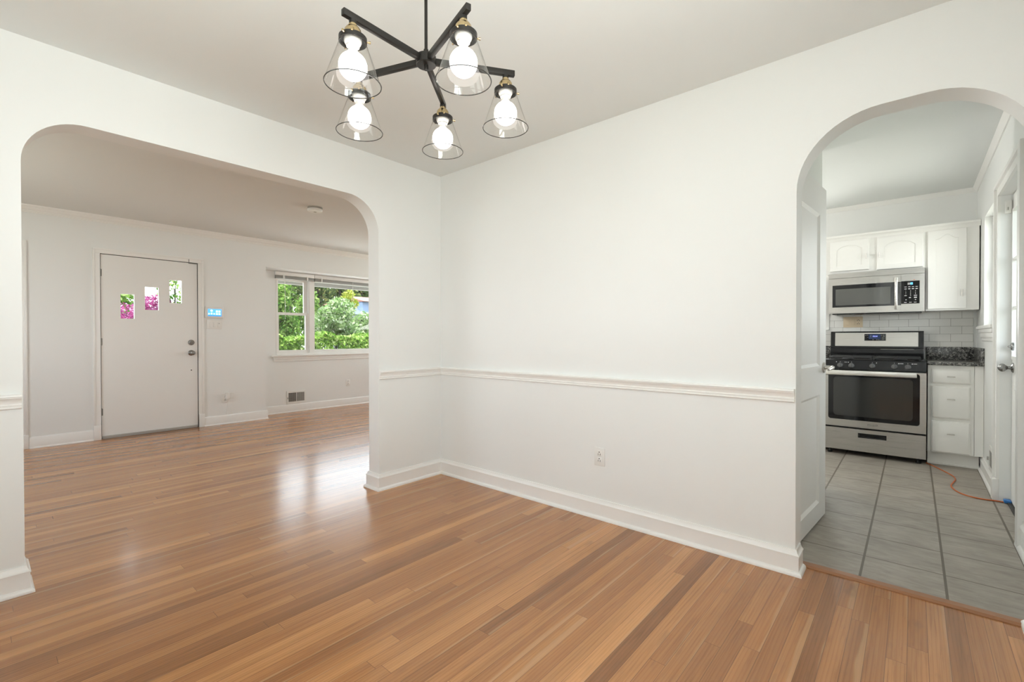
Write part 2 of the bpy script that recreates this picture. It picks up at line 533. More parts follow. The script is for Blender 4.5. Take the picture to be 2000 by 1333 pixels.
M['lcd3'] = emit('deep_screen_bar', (0.02, 0.22, 0.66), 0.9)
M['hinge'] = simple('grey_hinge_metal', (0.22, 0.215, 0.20), 0.4, metal=0.8, mottling=0.1, scale=40)
M['bark'] = simple('dark_bark', (0.033, 0.026, 0.020), 0.9, mottling=0.4, scale=14)
M['grass'] = simple('lawn_green', (0.085, 0.095, 0.055), 0.9, mottling=0.4, scale=12)
M['stucco'] = simple('pale_porch_paint', (0.372, 0.351, 0.324), 0.6, mottling=0.04, scale=6)
M['brick'] = simple('red_brick', (0.198, 0.078, 0.054), 0.8, mottling=0.25, scale=18)
M['roof'] = simple('slate_shingle', (0.078, 0.096, 0.132), 0.8, mottling=0.2, scale=12)
M['siding'] = simple('blue_siding', (0.180, 0.240, 0.372), 0.7, mottling=0.08, scale=8)
M['leaf_hedge'] = leafy('hedge_leaves', (0.051, 0.124, 0.016), (0.175, 0.268, 0.051), (0.320, 0.381, 0.155))
M['leaf_pale'] = leafy('pale_leaves', (0.077, 0.155, 0.036), (0.237, 0.309, 0.144), (0.413, 0.444, 0.320))
M['leaf_mid'] = leafy('mid_green_leaves', (0.036, 0.104, 0.016), (0.155, 0.247, 0.051), (0.299, 0.361, 0.144))
M['leaf_yellow'] = leafy('yellow_green_leaves', (0.155, 0.196, 0.016), (0.320, 0.340, 0.062), (0.413, 0.413, 0.155))
M['leaf_dark'] = leafy('dark_tree_leaves', (0.016, 0.031, 0.010), (0.062, 0.089, 0.031), (0.181, 0.171, 0.062))
M['petal'] = leafy('magenta_blossom', (0.144, 0.016, 0.062), (0.320, 0.073, 0.196), (0.464, 0.320, 0.413))
M['concrete'] = simple('pale_concrete', (0.58, 0.56, 0.53), 0.85, mottling=0.08, scale=6)
M['white_pale_house'] = simple('pale_house_paint', (0.372, 0.384, 0.432), 0.7, mottling=0.04, scale=5)


# ------------------------------------------------------------------ mesh helpers
class B:
    def __init__(s):
        s.bm = bmesh.new()

    def quad(s, pts):
        return s.bm.faces.new([s.bm.verts.new(p) for p in pts])

    def box(s, x0, x1, y0, y1, z0, z1, bev=0.0, seg=2):
        t = bmesh.new()
        v = [t.verts.new((x, y, z)) for z in (z0, z1) for y in (y0, y1) for x in (x0, x1)]
        for f in ((0, 2, 3, 1), (4, 5, 7, 6), (0, 1, 5, 4), (2, 6, 7, 3), (0, 4, 6, 2), (1, 3, 7, 5)):
            t.faces.new([v[i] for i in f])
        if bev:
            bmesh.ops.bevel(t, geom=t.edges[:], offset=bev, segments=seg, profile=0.5, affect='EDGES')
        s.merge(t)
        return s

    def merge(s, t, mat=None):
        if mat is not None:
            bmesh.ops.transform(t, matrix=mat, verts=t.verts[:])
        me = bpy.data.meshes.new('tmp')
        t.to_mesh(me)
        t.free()
        s.bm.from_mesh(me)
        bpy.data.meshes.remove(me)

    def cyl(s, p0, p1, r0, r1=None, n=24, caps=True):
        p0, p1 = Vector(p0), Vector(p1)
        r1 = r0 if r1 is None else r1
        ax = (p1 - p0).normalized()
        a = ax.orthogonal().normalized()
        b = ax.cross(a)
        ra = [s.bm.verts.new(p0 + (a * math.cos(2 * PI * i / n) + b * math.sin(2 * PI * i / n)) * r0) for i in range(n)]
        rb = [s.bm.verts.new(p1 + (a * math.cos(2 * PI * i / n) + b * math.sin(2 * PI * i / n)) * r1) for i in range(n)]
        for i in range(n):
            j = (i + 1) % n
            s.bm.faces.new((ra[i], ra[j], rb[j], rb[i]))
        if caps:
            s.bm.faces.new(ra[::-1])
            s.bm.faces.new(rb)
        return s

    def lathe(s, prof, origin, axis=(0, 0, 1), n=32):
        """prof: (radius, height along axis)"""
        o = Vector(origin)
        ax = Vector(axis).normalized()
        a = Vector((1, 0, 0)) if abs(ax.x) < 0.9 else Vector((0, 1, 0))
        a = (a - ax * a.dot(ax)).normalized()
        b = ax.cross(a)
        rings = []
        for r, h in prof:
            if r < 1e-6:
                rings.append([s.bm.verts.new(o + ax * h)])
            else:
                rings.append([s.bm.verts.new(o + ax * h + (a * math.cos(2 * PI * i / n) + b * math.sin(2 * PI * i / n)) * r) for i in range(n)])
        for k in range(len(rings) - 1):
            A, Bq = rings[k], rings[k + 1]
            for i in range(n):
                j = (i + 1) % n
                if len(A) == 1 and len(Bq) == 1:
                    continue
                if len(A) == 1:
                    s.bm.faces.new((A[0], Bq[j], Bq[i]))
                elif len(Bq) == 1:
                    s.bm.faces.new((A[i], A[j], Bq[0]))
                else:
                    s.bm.faces.new((A[i], A[j], Bq[j], Bq[i]))
        return s

    def prism(s, pts, plane, a, b):
        """extrude a closed 2-D outline between two levels of the third axis"""
        f = {'xz': lambda u, v, k: (u, k, v), 'yz': lambda u, v, k: (k, u, v), 'xy': lambda u, v, k: (u, v, k)}[plane]
        A = [s.bm.verts.new(f(u, v, a)) for u, v in pts]
        Bv = [s.bm.verts.new(f(u, v, b)) for u, v in pts]
        s.bm.faces.new(A)
        s.bm.faces.new(Bv[::-1])
        n = len(pts)
        for i in range(n):
            j = (i + 1) % n
            s.bm.faces.new((A[i], Bv[i], Bv[j], A[j]))
        return s

    def tube(s, pts, r, n=10, closed=False):
        pts = [Vector(p) for p in pts]
        rings = []
        prev = None
        for i, p in enumerate(pts):
            if closed:
                d = (pts[(i + 1) % len(pts)] - pts[i - 1]).normalized()
            else:
                d = (pts[min(i + 1, len(pts) - 1)] - pts[max(i - 1, 0)]).normalized()
            a = d.orthogonal().normalized() if prev is None else (prev - d * prev.dot(d)).normalized()
            prev = a
            b = d.cross(a)
            rr = r[i] if isinstance(r, (list, tuple)) else r
            rings.append([s.bm.verts.new(p + (a * math.cos(2 * PI * k / n) + b * math.sin(2 * PI * k / n)) * rr) for k in range(n)])
        m = len(rings)
        for i in range(m if closed else m - 1):
            A, Bq = rings[i], rings[(i + 1) % m]
            for k in range(n):
                s.bm.faces.new((A[k], A[(k + 1) % n], Bq[(k + 1) % n], Bq[k]))
        if not closed:
            s.bm.faces.new(rings[0][::-1])
            s.bm.faces.new(rings[-1])
        return s

    def sweep(s, path, prof):
        """moulding: prof (distance out from the wall, z) run along a plan path; the room is on the right of the path"""
        P = [Vector((x, y)) for x, y in path]
        D = [(P[i + 1] - P[i]).normalized() for i in range(len(P) - 1)]
        Nn = [Vector((d.y, -d.x)) for d in D]
        rings = []
        for i, p in enumerate(P):
            if i == 0:
                m = Nn[0]
            elif i == len(P) - 1:
                m = Nn[-1]
            else:
                m = (Nn[i - 1] + Nn[i]) / (1 + Nn[i - 1].dot(Nn[i]))
            rings.append([s.bm.verts.new((p.x + m.x * d, p.y + m.y * d, z)) for d, z in prof])
        n = len(prof)
        for i in range(len(rings) - 1):
            for k in range(n):
                j = (k + 1) % n
                s.bm.faces.new((rings[i][k], rings[i][j], rings[i + 1][j], rings[i + 1][k]))
        s.bm.faces.new(rings[0])
        s.bm.faces.new(rings[-1][::-1])
        return s

    def sphere(s, c, r, u=24, v=16):
        t = bmesh.new()
        bmesh.ops.create_uvsphere(t, u_segments=u, v_segments=v, radius=1)
        rr = r if isinstance(r, (tuple, list)) else (r, r, r)
        s.merge(t, Matrix.Translation(c) @ Matrix.Diagonal((*rr, 1)))
        return s

    def holes(s, u0, u1, v0, v1, hs, plane, a, b):
        """slab with rectangular holes hs = (u0,u1,v0,v1)"""
        us = sorted({u0, u1, *[h[0] for h in hs], *[h[1] for h in hs]})
        vv = sorted({v0, v1, *[h[2] for h in hs], *[h[3] for h in hs]})
        f = {'xz': lambda u, v, k: (u, k, v), 'yz': lambda u, v, k: (k, u, v), 'xy': lambda u, v, k: (u, v, k)}[plane]
        solid = {}
        for i in range(len(us) - 1):
            for j in range(len(vv) - 1):
                cu, cv = (us[i] + us[i + 1]) / 2, (vv[j] + vv[j + 1]) / 2
                solid[i, j] = not any(h[0] < cu < h[1] and h[2] < cv < h[3] for h in hs)
        va = {(i, j): s.bm.verts.new(f(us[i], vv[j], a)) for i in range(len(us)) for j in range(len(vv))}
        vb = {(i, j): s.bm.verts.new(f(us[i], vv[j], b)) for i in range(len(us)) for j in range(len(vv))}
        for (i, j), ok in solid.items():
            if not ok:
                continue
            c = [(i, j), (i + 1, j), (i + 1, j + 1), (i, j + 1)]
            s.bm.faces.new([va[q] for q in c])
            s.bm.faces.new([vb[q] for q in c[::-1]])
            for (p, q), nb in zip(zip(c, c[1:] + c[:1]), ((i, j - 1), (i + 1, j), (i, j + 1), (i - 1, j))):
                if not solid.get(nb, False):
                    s.bm.faces.new((va[p], vb[p], vb[q], va[q]))
        return s

    def rot(s, mat):
        bmesh.ops.transform(s.bm, matrix=mat, verts=s.bm.verts[:])
        return s


WL = {}          # where the parent of a part stands


def done(b, name, mat, parent=None, smooth=True, angle=35.0):
    bm = b.bm
    bmesh.ops.recalc_face_normals(bm, faces=bm.faces[:])
    xs = [v.co.x for v in bm.verts]
    ys = [v.co.y for v in bm.verts]
    zs = [v.co.z for v in bm.verts]
    c = Vector(((min(xs) + max(xs)) / 2, (min(ys) + max(ys)) / 2, min(zs)))
    bmesh.ops.translate(bm, vec=-c, verts=bm.verts[:])
    me = bpy.data.meshes.new(name)
    bm.to_mesh(me)
    bm.free()
    if smooth:
        me.polygons.foreach_set('use_smooth', [True] * len(me.polygons))
        me.set_sharp_from_angle(angle=math.radians(angle))
    me.materials.append(mat if not isinstance(mat, str) else M[mat])
    o = bpy.data.objects.new(name, me)
    COL.objects.link(o)
    pw = Vector((0, 0, 0))
    if parent is not None:
        o.parent = parent
        pw = WL[parent.name]
    o.location = c - pw
    WL[o.name] = c
    return o


def tag(o, label=None, cat=None, group=None, kind=None):
    for k, v in (('label', label), ('category', cat), ('group', group), ('kind', kind)):
        if v:
            o[k] = v
    return o


def thing(name, label, cat, loc, group=None, kind=None, local=False, rotz=0.0):
    o = bpy.data.objects.new(name, None)
    o.empty_display_size = 0.05
    COL.objects.link(o)
    o.location = loc
    o.rotation_euler = (0, 0, rotz)
    WL[o.name] = Vector((0, 0, 0)) if local else Vector(loc)
    return tag(o, label, cat, group, kind)


def struct(b, name, mat, label, cat, parent=None, smooth=True):
    o = done(b, name, mat, parent, smooth)
    return tag(o, label, cat, None, 'structure')


def text_mesh(body, size, mat, parent, name, place, extrude=0.0004, shear=0.0):
    cu = bpy.data.curves.new('txt', 'FONT')
    cu.body = body
    cu.size = size
    cu.extrude = extrude
    cu.shear = shear
    cu.align_x = 'CENTER'
    cu.align_y = 'CENTER'
    t = bpy.data.objects.new('txt', cu)
    COL.objects.link(t)
    dg = bpy.context.evaluated_depsgraph_get()
    me = bpy.data.meshes.new_from_object(t.evaluated_get(dg))
    bpy.data.objects.remove(t)
    b = B()
    b.bm.from_mesh(me)
    bpy.data.meshes.remove(me)
    b.rot(place)
    return done(b, name, mat, parent, smooth=False)


def arc(cx, cz, r, a0, a1, n=14):
    return [(cx + r * math.cos(math.radians(a0 + (a1 - a0) * i / n)), cz + r * math.sin(math.radians(a0 + (a1 - a0) * i / n))) for i in range(n + 1)]


# ------------------------------------------------------------------ the shell
CD, CL, CK = 2.44, 2.458, 2.50       # ceilings
XR = 3.395                           # outer wall on the right
b = B().prism([(-4.13, -3.6), (-0.07, -3.6), (-0.07, -3.0), (XR + 0.1, -3.0), (XR + 0.1, 0.11), (-0.07, 0.11), (-0.07, 3.95), (-4.13, 3.95)], 'xy', -0.08, 0.0)
struct(b, 'floor', 'floor', 'oak strip wood floor with a satin finish running through both rooms', 'floor', smooth=False)
b = B().box(-0.05, XR + 0.14, 0.165, 3.62, -0.08, 0.0)
struct(b, 'floor_kitchen', 'tile', 'grey stone-look square tile floor in the kitchen', 'floor', smooth=False)
b = B().prism([(0.105, -0.06), (0.105, 0.004), (0.118, 0.010), (0.155, 0.010), (0.170, 0.003), (0.170, -0.06)], 'yz', 2.5, 3.36)
struct(b, 'trim_1', simple('oak_threshold', (0.33, 0.155, 0.075), 0.35, mottling=0.15, scale=30), 'oak threshold strip between wood floor and kitchen tile', 'threshold', smooth=False)

b = B().box(0, XR + 0.15, -3.1, 0.0, CD, CD + 0.1)
struct(b, 'ceiling', 'ceil', 'plain white ceiling of the dining room', 'ceiling', smooth=False)
b = B().box(-4.15, -0.135, -3.7, 4.1, CL, CL + 0.1)
struct(b, 'ceiling_living', 'ceil', 'plain white ceiling of the living room', 'ceiling', smooth=False)
b = B().box(0, XR + 0.15, 0.135, 3.7, CK, CK + 0.1)
struct(b, 'ceiling_kitchen', 'ceil', 'plain white ceiling of the kitchen', 'ceiling', smooth=False)

# wall with the kitchen arch
outl = [(0, 0), (2.535, 0)] + arc(2.845, 1.795, 0.31, 180, 90) + arc(2.99, 1.795, 0.31, 90, 0) + [(3.30, 0), (XR + 0.15, 0), (XR + 0.15, 2.58), (0, 2.58)]
struct(B().prism(outl, 'xz', 0.0, 0.135), 'wall_back', 'wall', 'white dining room wall with the round-cornered kitchen archway', 'wall')
# wall with the wide living room arch
outl = [(-3.7, 0), (-2.38, 0)] + arc(-2.16, 1.895, 0.22, 180, 90) + arc(-0.827, 1.875, 0.24, 90, 0) + [(-0.587, 0), (4.1, 0), (4.1, 2.58), (-3.7, 2.58)]
struct(B().prism(outl, 'yz', -0.135, 0.0), 'wall_left', 'wall', 'white dining room wall with the wide arch to the living room', 'wall')
struct(B().holes(-3.1, 3.7, 0, 2.58, [(1.12, 2.03, 0, 2.07), (2.16, 2.98, 1.205, 2.11), (-2.75, -1.55, 0.9, 2.1)], 'yz', XR, XR + 0.155), 'wall_right', 'wall', 'white outer wall holding the kitchen side door and window', 'wall', smooth=False)
struct(B().holes(-0.0, XR + 0.15, 0, 2.58, [(0.8, 1.5, 0.9, 2.1), (1.7, 2.4, 0.9, 2.1)], 'xz', -3.1, -2.95), 'wall_front', 'wall', 'white dining room wall behind the camera with two windows', 'wall', smooth=False)
struct(B().holes(0, XR, 0, 2.6, [(1.3, 2.185, 1.22, 2.0)], 'xz', 3.56, 3.71), 'wall_kitchen', 'wall', 'white kitchen back wall above the stove', 'wall', smooth=False)
struct(B().box(2.335, 2.435, 0.136, 1.60, 0, CK), 'wall_partition', 'wall', 'short white kitchen partition behind the open panelled door', 'wall', smooth=False)
# living room far wall with front door opening and the bay
struct(B().holes(-3.7, 4.1, 0, 2.58, [(-1.614, -0.692, -0.01, 2.046), (0.112, 2.85, -0.01, 2.092), (-3.05, -2.245, -0.01, 2.046)], 'yz', -3.96, -3.80), 'wall_far', 'wall', 'white living room wall with the front door and window bay', 'wall', smooth=False)
b = B().holes(0.02, 2.95, -0.05, 2.25, [(0.376, 2.60, 0.858, 2.05)], 'yz', -4.25, -4.12)
b.box(-4.12, -3.96, 0.02, 0.112, -0.05, 2.25).box(-4.12, -3.96, 2.85, 2.95, -0.05, 2.25).box(-4.12, -3.96, 0.112, 2.85, 2.092, 2.25)
struct(b, 'wall_bay', 'wall', 'white wall of the shallow window bay in the living room', 'wall', smooth=False)
struct(B().holes(-4.0, -0.1, 0, 2.58, [(-2.75, -1.25, 0.9, 2.1)], 'xz', -3.75, -3.60), 'wall_side', 'wall', 'white living room side wall hidden beyond the arch, left', 'wall', smooth=False)
struct(B().holes(-4.0, -0.1, 0, 2.58, [(-2.75, -1.25, 0.9, 2.1)], 'xz', 3.90, 4.05), 'wall_end', 'wall', 'white living room end wall beyond the window bay', 'wall', smooth=False)

# ------------------------------------------------------------------ mouldings
base = [(0, 0), (0.030, 0), (0.030, 0.006), (0.027, 0.014), (0.021, 0.019), (0.016, 0.021), (0.016, 0.088), (0.0185, 0.0885), (0.0185, 0.094),
        (0.0155, 0.096), (0.011, 0.102), (0.008, 0.110), (0.0065, 0.118), (0, 0.118)]
b = B().sweep([(-0.135, 3.9), (-0.135, -0.587), (0, -0.587), (0, 0), (2.535, 0), (2.535, 0.097)], base)
struct(b, 'baseboard_back', 'trim', 'white moulded baseboard below the chair rail and around the arch jambs', 'baseboard')
b = B().sweep([(0, -2.95), (0, -2.38), (-0.135, -2.38), (-0.135, -3.6)], base)
struct(b, 'baseboard_left', 'trim', 'white moulded baseboard on the short wall left of the wide arch', 'baseboard')
b = B().sweep([(3.30, 0.135), (3.30, 0.0), (XR, 0.0), (XR, -2.95)], base)
struct(b, 'baseboard_right', 'trim', 'white moulded baseboard at the right jamb of the kitchen arch', 'baseboard')
base2 = [(0, 0), (0.022, 0), (0.022, 0.004), (0.016, 0.014), (0.014, 0.016), (0.014, 0.100), (0.011, 0.110), (0.006, 0.116), (0, 0.116)]
for nm, pth, lb in (('baseboard_far', [(-3.80, -0.632), (-3.80, 0.112), (-3.81, 0.112)], 'white baseboard between front door and window bay'),
                    ('baseboard_door', [(-3.80, -2.165), (-3.80, -1.675)], 'white baseboard left of the front door'),
                    ('baseboard_bay', [(-4.12, 0.112), (-4.12, 2.85)], 'white baseboard under the living room window')):
    struct(B().sweep(pth, base2), nm, 'trim', lb, 'baseboard')
base3 = [(0, 0), (0.030, 0), (0.029, 0.010), (0.021, 0.019), (0.016, 0.021), (0.016, 0.088), (0.020, 0.089), (0.020, 0.096), (0.012, 0.103), (0.008, 0.118), (0, 0.118)]
struct(B().sweep([(XR, 3.03), (XR, 2.105)], base3), 'baseboard_kitchen', 'trim', 'white baseboard under the air register by the kitchen door', 'baseboard')
b3 = [(d, z * 1.32) for d, z in base3]
struct(B().sweep([(XR, 1.13), (XR, 0.135)], b3), 'baseboard_entry', 'trim', 'white baseboard at right edge between arch and kitchen door', 'baseboard')

rail = [(0, 0.811), (0.009, 0.811), (0.0125, 0.813), (0.0125, 0.818), (0.010, 0.820), (0.010, 0.823), (0.014, 0.825), (0.014, 0.831), (0.011, 0.833),
        (0.012, 0.838), (0.016, 0.848), (0.020, 0.855), (0.022, 0.857), (0.0225, 0.862), (0.027, 0.864), (0.027, 0.8705), (0.025, 0.8735), (0, 0.8735)]
struct(B().sweep([(0, -0.589), (0, 0), (2.531, 0)], rail), 'trim_2', 'trim', 'white moulded chair rail running from arch to arch', 'chair rail')
struct(B().sweep([(0, -2.95), (0, -2.385)], rail), 'trim_3', 'trim', 'white moulded chair rail left of the wide arch', 'chair rail')
crown = [(0, 2.384), (0.012, 2.384), (0.014, 2.392), (0.019, 2.396), (0.019, 2.404), (0.027, 2.410), (0.040, 2.428), (0.046, 2.440), (0.052, 2.442), (0.055, 2.450), (0.055, CL), (0, CL)]
struct(B().sweep([(-3.80, -3.6), (-3.80, 3.9)], crown), 'trim_4', 'trim', 'white crown moulding above the front door and bay', 'crown moulding')
kc = [(0, CK - 0.042), (0.008, CK - 0.042), (0.012, CK - 0.034), (0.026, CK - 0.014), (0.032, CK - 0.006), (0.032, CK), (0, CK)]
struct(B().sweep([(0.0, 3.56), (XR, 3.56), (XR, 0.135)], kc), 'trim_5', 'trim', 'small white cove moulding at the kitchen ceiling', 'moulding')

# ------------------------------------------------------------------ front door
d1 = thing('door_1', 'white front door with three small stepped glass lites', 'door', (-3.80, -1.15, 0.0), kind='structure')
lites = [(-1.445, -1.311, 1.331, 1.621), (-1.224, -1.083, 1.438, 1.717), (-0.988, -0.854, 1.532, 1.819)]
done(B().holes(-1.607, -0.699, 0.014, 2.040, lites, 'yz', -3.848, -3.803), 'leaf', 'door', d1, smooth=False)
for l in lites:
    bb = B().holes(l[0] - 0.001, l[1] + 0.001, l[2] - 0.001, l[3] + 0.001, [(l[0] + 0.006, l[1] - 0.006, l[2] + 0.006, l[3] - 0.006)], 'yz', -3.835, -3.8035)
    fr = done(bb, 'lite_frame', 'trim', d1, smooth=False)
    done(B().box(-3.828, -3.822, l[0], l[1], l[2], l[3]), 'pane', 'glass', fr, smooth=False)
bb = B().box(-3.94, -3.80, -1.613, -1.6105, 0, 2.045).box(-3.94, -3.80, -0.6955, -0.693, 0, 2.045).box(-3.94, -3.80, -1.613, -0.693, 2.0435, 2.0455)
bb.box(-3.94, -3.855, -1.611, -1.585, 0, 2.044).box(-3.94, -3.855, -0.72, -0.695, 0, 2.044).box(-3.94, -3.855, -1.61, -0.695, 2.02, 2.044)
done(bb, 'jamb', 'dark', d1, smooth=False)  # jamb coloured dark to stand for shade in the gap round the leaf
bb = B()
for y0, y1 in ((-1.672, -1.6135), (-0.6925, -0.638)):
    bb.box(-3.80, -3.786, y0, y1, 0.0, 2.0455)
bb.box(-3.80, -3.786, -1.672, -0.638, 2.0465, 2.098)
bb.box(-3.80, -3.779, -1.676, -1.656, 0.16, 2.0825, 0.003).box(-3.80, -3.779, -0.654, -0.634, 0.16, 2.0825, 0.003).box(-3.80, -3.779, -1.676, -0.634, 2.083, 2.102, 0.003)
bb.box(-3.80, -3.776, -1.678, -1.6135, 0.0, 0.162, 0.003).box(-3.80, -3.776, -0.6925, -0.632, 0.0, 0.162, 0.003)
done(bb, 'casing', 'trim', d1)
for z in (1.837, 1.075, 0.300):
    bb = B().cyl((-3.800, -1.6085, z - 0.038), (-3.800, -1.6085, z + 0.038), 0.0065, n=12)
    bb.cyl((-3.800, -1.6085, z + 0.038), (-3.800, -1.6085, z + 0.044), 0.004, n=12).box(-3.806, -3.8015, -1.607, -1.597, z - 0.038, z + 0.038)
    done(bb, 'hinge', 'hinge', d1)
bb = B().lathe([(0.034, 0), (0.034, 0.006), (0.030, 0.012), (0.016, 0.014), (0.014, 0.018), (0, 0.018)], (-3.803, -0.766, 1.059), (1, 0, 0))
bb.box(-3.786, -3.772, -0.785, -0.747, 1.053, 1.065, 0.004)
done(bb, 'deadbolt', 'pewter', d1)
bb = B().lathe([(0.034, 0), (0.034, 0.004), (0.024, 0.010), (0.013, 0.014), (0.012, 0.030), (0.022, 0.036), (0.029, 0.048), (0.029, 0.060), (0.022, 0.068), (0.008, 0.071), (0, 0.071)], (-3.803, -0.766, 0.931), (1, 0, 0))
done(bb, 'door_knob', 'pewter', d1)
done(B().cyl((-3.8035, -0.766, 0.718), (-3.8015, -0.766, 0.718), 0.007, n=16), 'plugged_hole', 'dark', d1)
done(B().box(-3.803, -3.793, -1.604, -0.703, 0.016, 0.036, 0.002).box(-3.802, -3.797, -1.604, -0.703, 0.006, 0.018), 'door_sweep', 'grille', d1)
done(B().box(-3.93, -3.795, -1.609, -0.697, 0.0, 0.007, 0.002), 'threshold', 'hinge', d1)
done(B().box(-3.802, -3.790, -0.790, -0.705, 2.032, 2.040, 0.001).box(-3.786, -3.782, -0.792, -0.786, 2.046, 2.083), 'top_latch', 'hinge', d1)

# closet door at the left of the living room wall
d4 = thing('door_4', 'white closet door casing at the far left of the living room wall', 'door', (-3.80, -2.6, 0.0), kind='structure')
done(B().box(-3.88, -3.845, -3.045, -2.250, 0.02, 2.04), 'leaf', 'door', d4)
bb = B().box(-3.80, -3.786, -2.2455, -2.172, 0, 2.10).box(-3.80, -3.780, -2.19, -2.170, 0.143, 2.102, 0.003).box(-3.80, -3.786, -3.12, -2.246, 2.046, 2.10)
bb.box(-3.80, -3.786, -3.12, -3.05, 0, 2.045).box(-3.80, -3.777, -2.2455, -2.168, 0, 0.142, 0.002)
done(bb, 'casing', 'trim', d4)

# ------------------------------------------------------------------ bay window and blinds
w1 = thing('window_1', 'white living room bay window with a double-hung sash and a wide fixed pane', 'window', (-4.12, 1.5, 0.85), kind='structure')
bb = B().box(-4.25, -4.116, 0.376, 0.400, 0.86, 2.05).box(-4.25, -4.116, 2.56, 2.60, 0.86, 2.05).box(-4.25, -4.116, 0.400, 2.56, 2.005, 2.05)
bb.box(-4.25, -4.116, 0.400, 2.56, 0.858, 0.884).box(-4.24, -4.116, 0.873, 0.950, 0.884, 2.005)
bb.box(-4.20, -4.125, 0.862, 0.873, 0.884, 2.005, 0.002).box(-4.20, -4.125, 0.400, 0.408, 0.884, 2.005, 0.002)
done(bb, 'frame', 'trim', w1)
for z0, z1, x0, x1, yr in ((1.458, 2.005, -4.205, -4.175, 0.812), (0.884, 1.494, -4.172, -4.142, 0.821)):
    sh = done(B().holes(0.408, 0.862, z0, z1, [(0.424, yr, z0 + (0.036 if z0 > 1 else 0.046), z1 - 0.038)], 'yz', x0, x1), 'sash', 'trim', w1, smooth=False)
    done(B().box((x0 + x1) / 2 - 0.003, (x0 + x1) / 2 + 0.003, 0.420, yr + 0.004, z0 + 0.03, z1 - 0.03), 'pane', 'glass', sh, smooth=False)
sh = done(B().holes(0.950, 2.56, 0.884, 2.005, [(0.968, 2.53, 0.930, 1.985)], 'yz', -4.19, -4.145), 'fixed_sash', 'trim', w1, smooth=False)
done(B().box(-4.172, -4.166, 0.962, 2.535, 0.925, 1.99), 'pane', 'glass', sh, smooth=False)
bb = B().box(-4.16, -4.068, 0.295, 2.70, 0.834, 0.858, 0.006, 3)
done(bb, 'sill', 'trim', w1)
bb = B().box(-4.12, -4.098, 0.33, 2.66, 0.790, 0.834, 0.004).box(-4.12, -4.106, 0.338, 2.652, 0.762, 0.792, 0.004)
done(bb, 'apron', 'trim', w1)


def blind(y0, y1, yw, label, ln):
    t = thing('window_blind', label, 'blind', (-4.085, (y0 + y1) / 2, 1.99), group=None)
    done(B().box(-4.114, -4.060, y0, y1, 2.034, 2.088, 0.002), 'headrail', 'trim', t)
    bb = B()
    for k in range(9):
        bb.box(-4.112, -4.066, y0 + 0.006, y1 - 0.006, 1.9955 + k * 0.0042, 1.9980 + k * 0.0042)
    done(bb, 'slats', 'slat', t, smooth=False)
    done(B().box(-4.113, -4.065, y0 + 0.004, y1 - 0.004, 1.984, 1.994, 0.002), 'bottom_rail', 'slat', t)
    done(B().tube([(-4.062, yw, 2.04), (-4.056, yw, 2.02), (-4.056, yw + 0.003, 1.99 - ln)], 0.0035, 8), 'wand', 'plastic', t)
    for yy in (y0 + 0.11, y1 - 0.11):
        done(B().box(-4.062, -4.054, yy - 0.010, yy + 0.010, 1.984, 2.046, 0.001), 'ladder_clip', 'plastic', t)


blind(0.352, 0.928, 0.478, 'raised white blind over the narrow double-hung sash of the bay', 0.60)
blind(0.935, 2.575, 1.575, 'raised white blind over the wide fixed pane of the bay', 0.27)

# ------------------------------------------------------------------ living room small things
t = thing('control_panel', 'white wall tablet with a lit blue screen beside the front door', 'control panel', (-3.80, -0.517, 1.368))
done(B().box(-3.80, -3.776, -0.618, -0.416, 1.368, 1.514, 0.006, 3), 'housing', 'plastic', t)
sc = done(B().box(-3.7765, -3.7752, -0.592, -0.440, 1.392, 1.483), 'screen', 'lcd', t, smooth=False)
bb = B().box(-3.7753, -3.7745, -0.590, -0.442, 1.393, 1.401)
done(bb, 'screen_bar', 'lcd3', sc, smooth=False)
bb = B().cyl((-3.7753, -0.551, 1.461), (-3.7745, -0.551, 1.461), 0.014, n=20)
bb.box(-3.7753, -3.7745, -0.588, -0.571, 1.413, 1.430).box(-3.7753, -3.7745, -0.560, -0.542, 1.413, 1.436).box(-3.7753, -3.7745, -0.531, -0.514, 1.413, 1.430)
for yy in (-0.503, -0.474):
    bb.box(-3.7753, -3.7745, yy, yy + 0.022, 1.410, 1.432).box(-3.7753, -3.7745, yy, yy + 0.022, 1.440, 1.466)
done(bb, 'screen_icons', 'lcd2', sc, smooth=False)

t = thing('light_switch', 'white three-gang switch plate below the lit wall tablet', 'light switch', (-3.80, -0.514, 1.229))
done(B().box(-3.80, -3.794, -0.598, -0.430, 1.229, 1.341, 0.003), 'cover_plate', 'plastic', t)
for yy in (-0.571, -0.525):
    done(B().box(-3.795, -3.790, yy, yy + 0.033, 1.252, 1.318, 0.002), 'rocker', 'plastic', t)
dv = done(B().box(-3.795, -3.791, -0.479, -0.447, 1.252, 1.312, 0.002), 'device', 'plastic', t)
done(B().box(-3.7915, -3.7903, -0.467, -0.459, 1.296, 1.304), 'dimmer_notch', 'ink', dv, smooth=False)


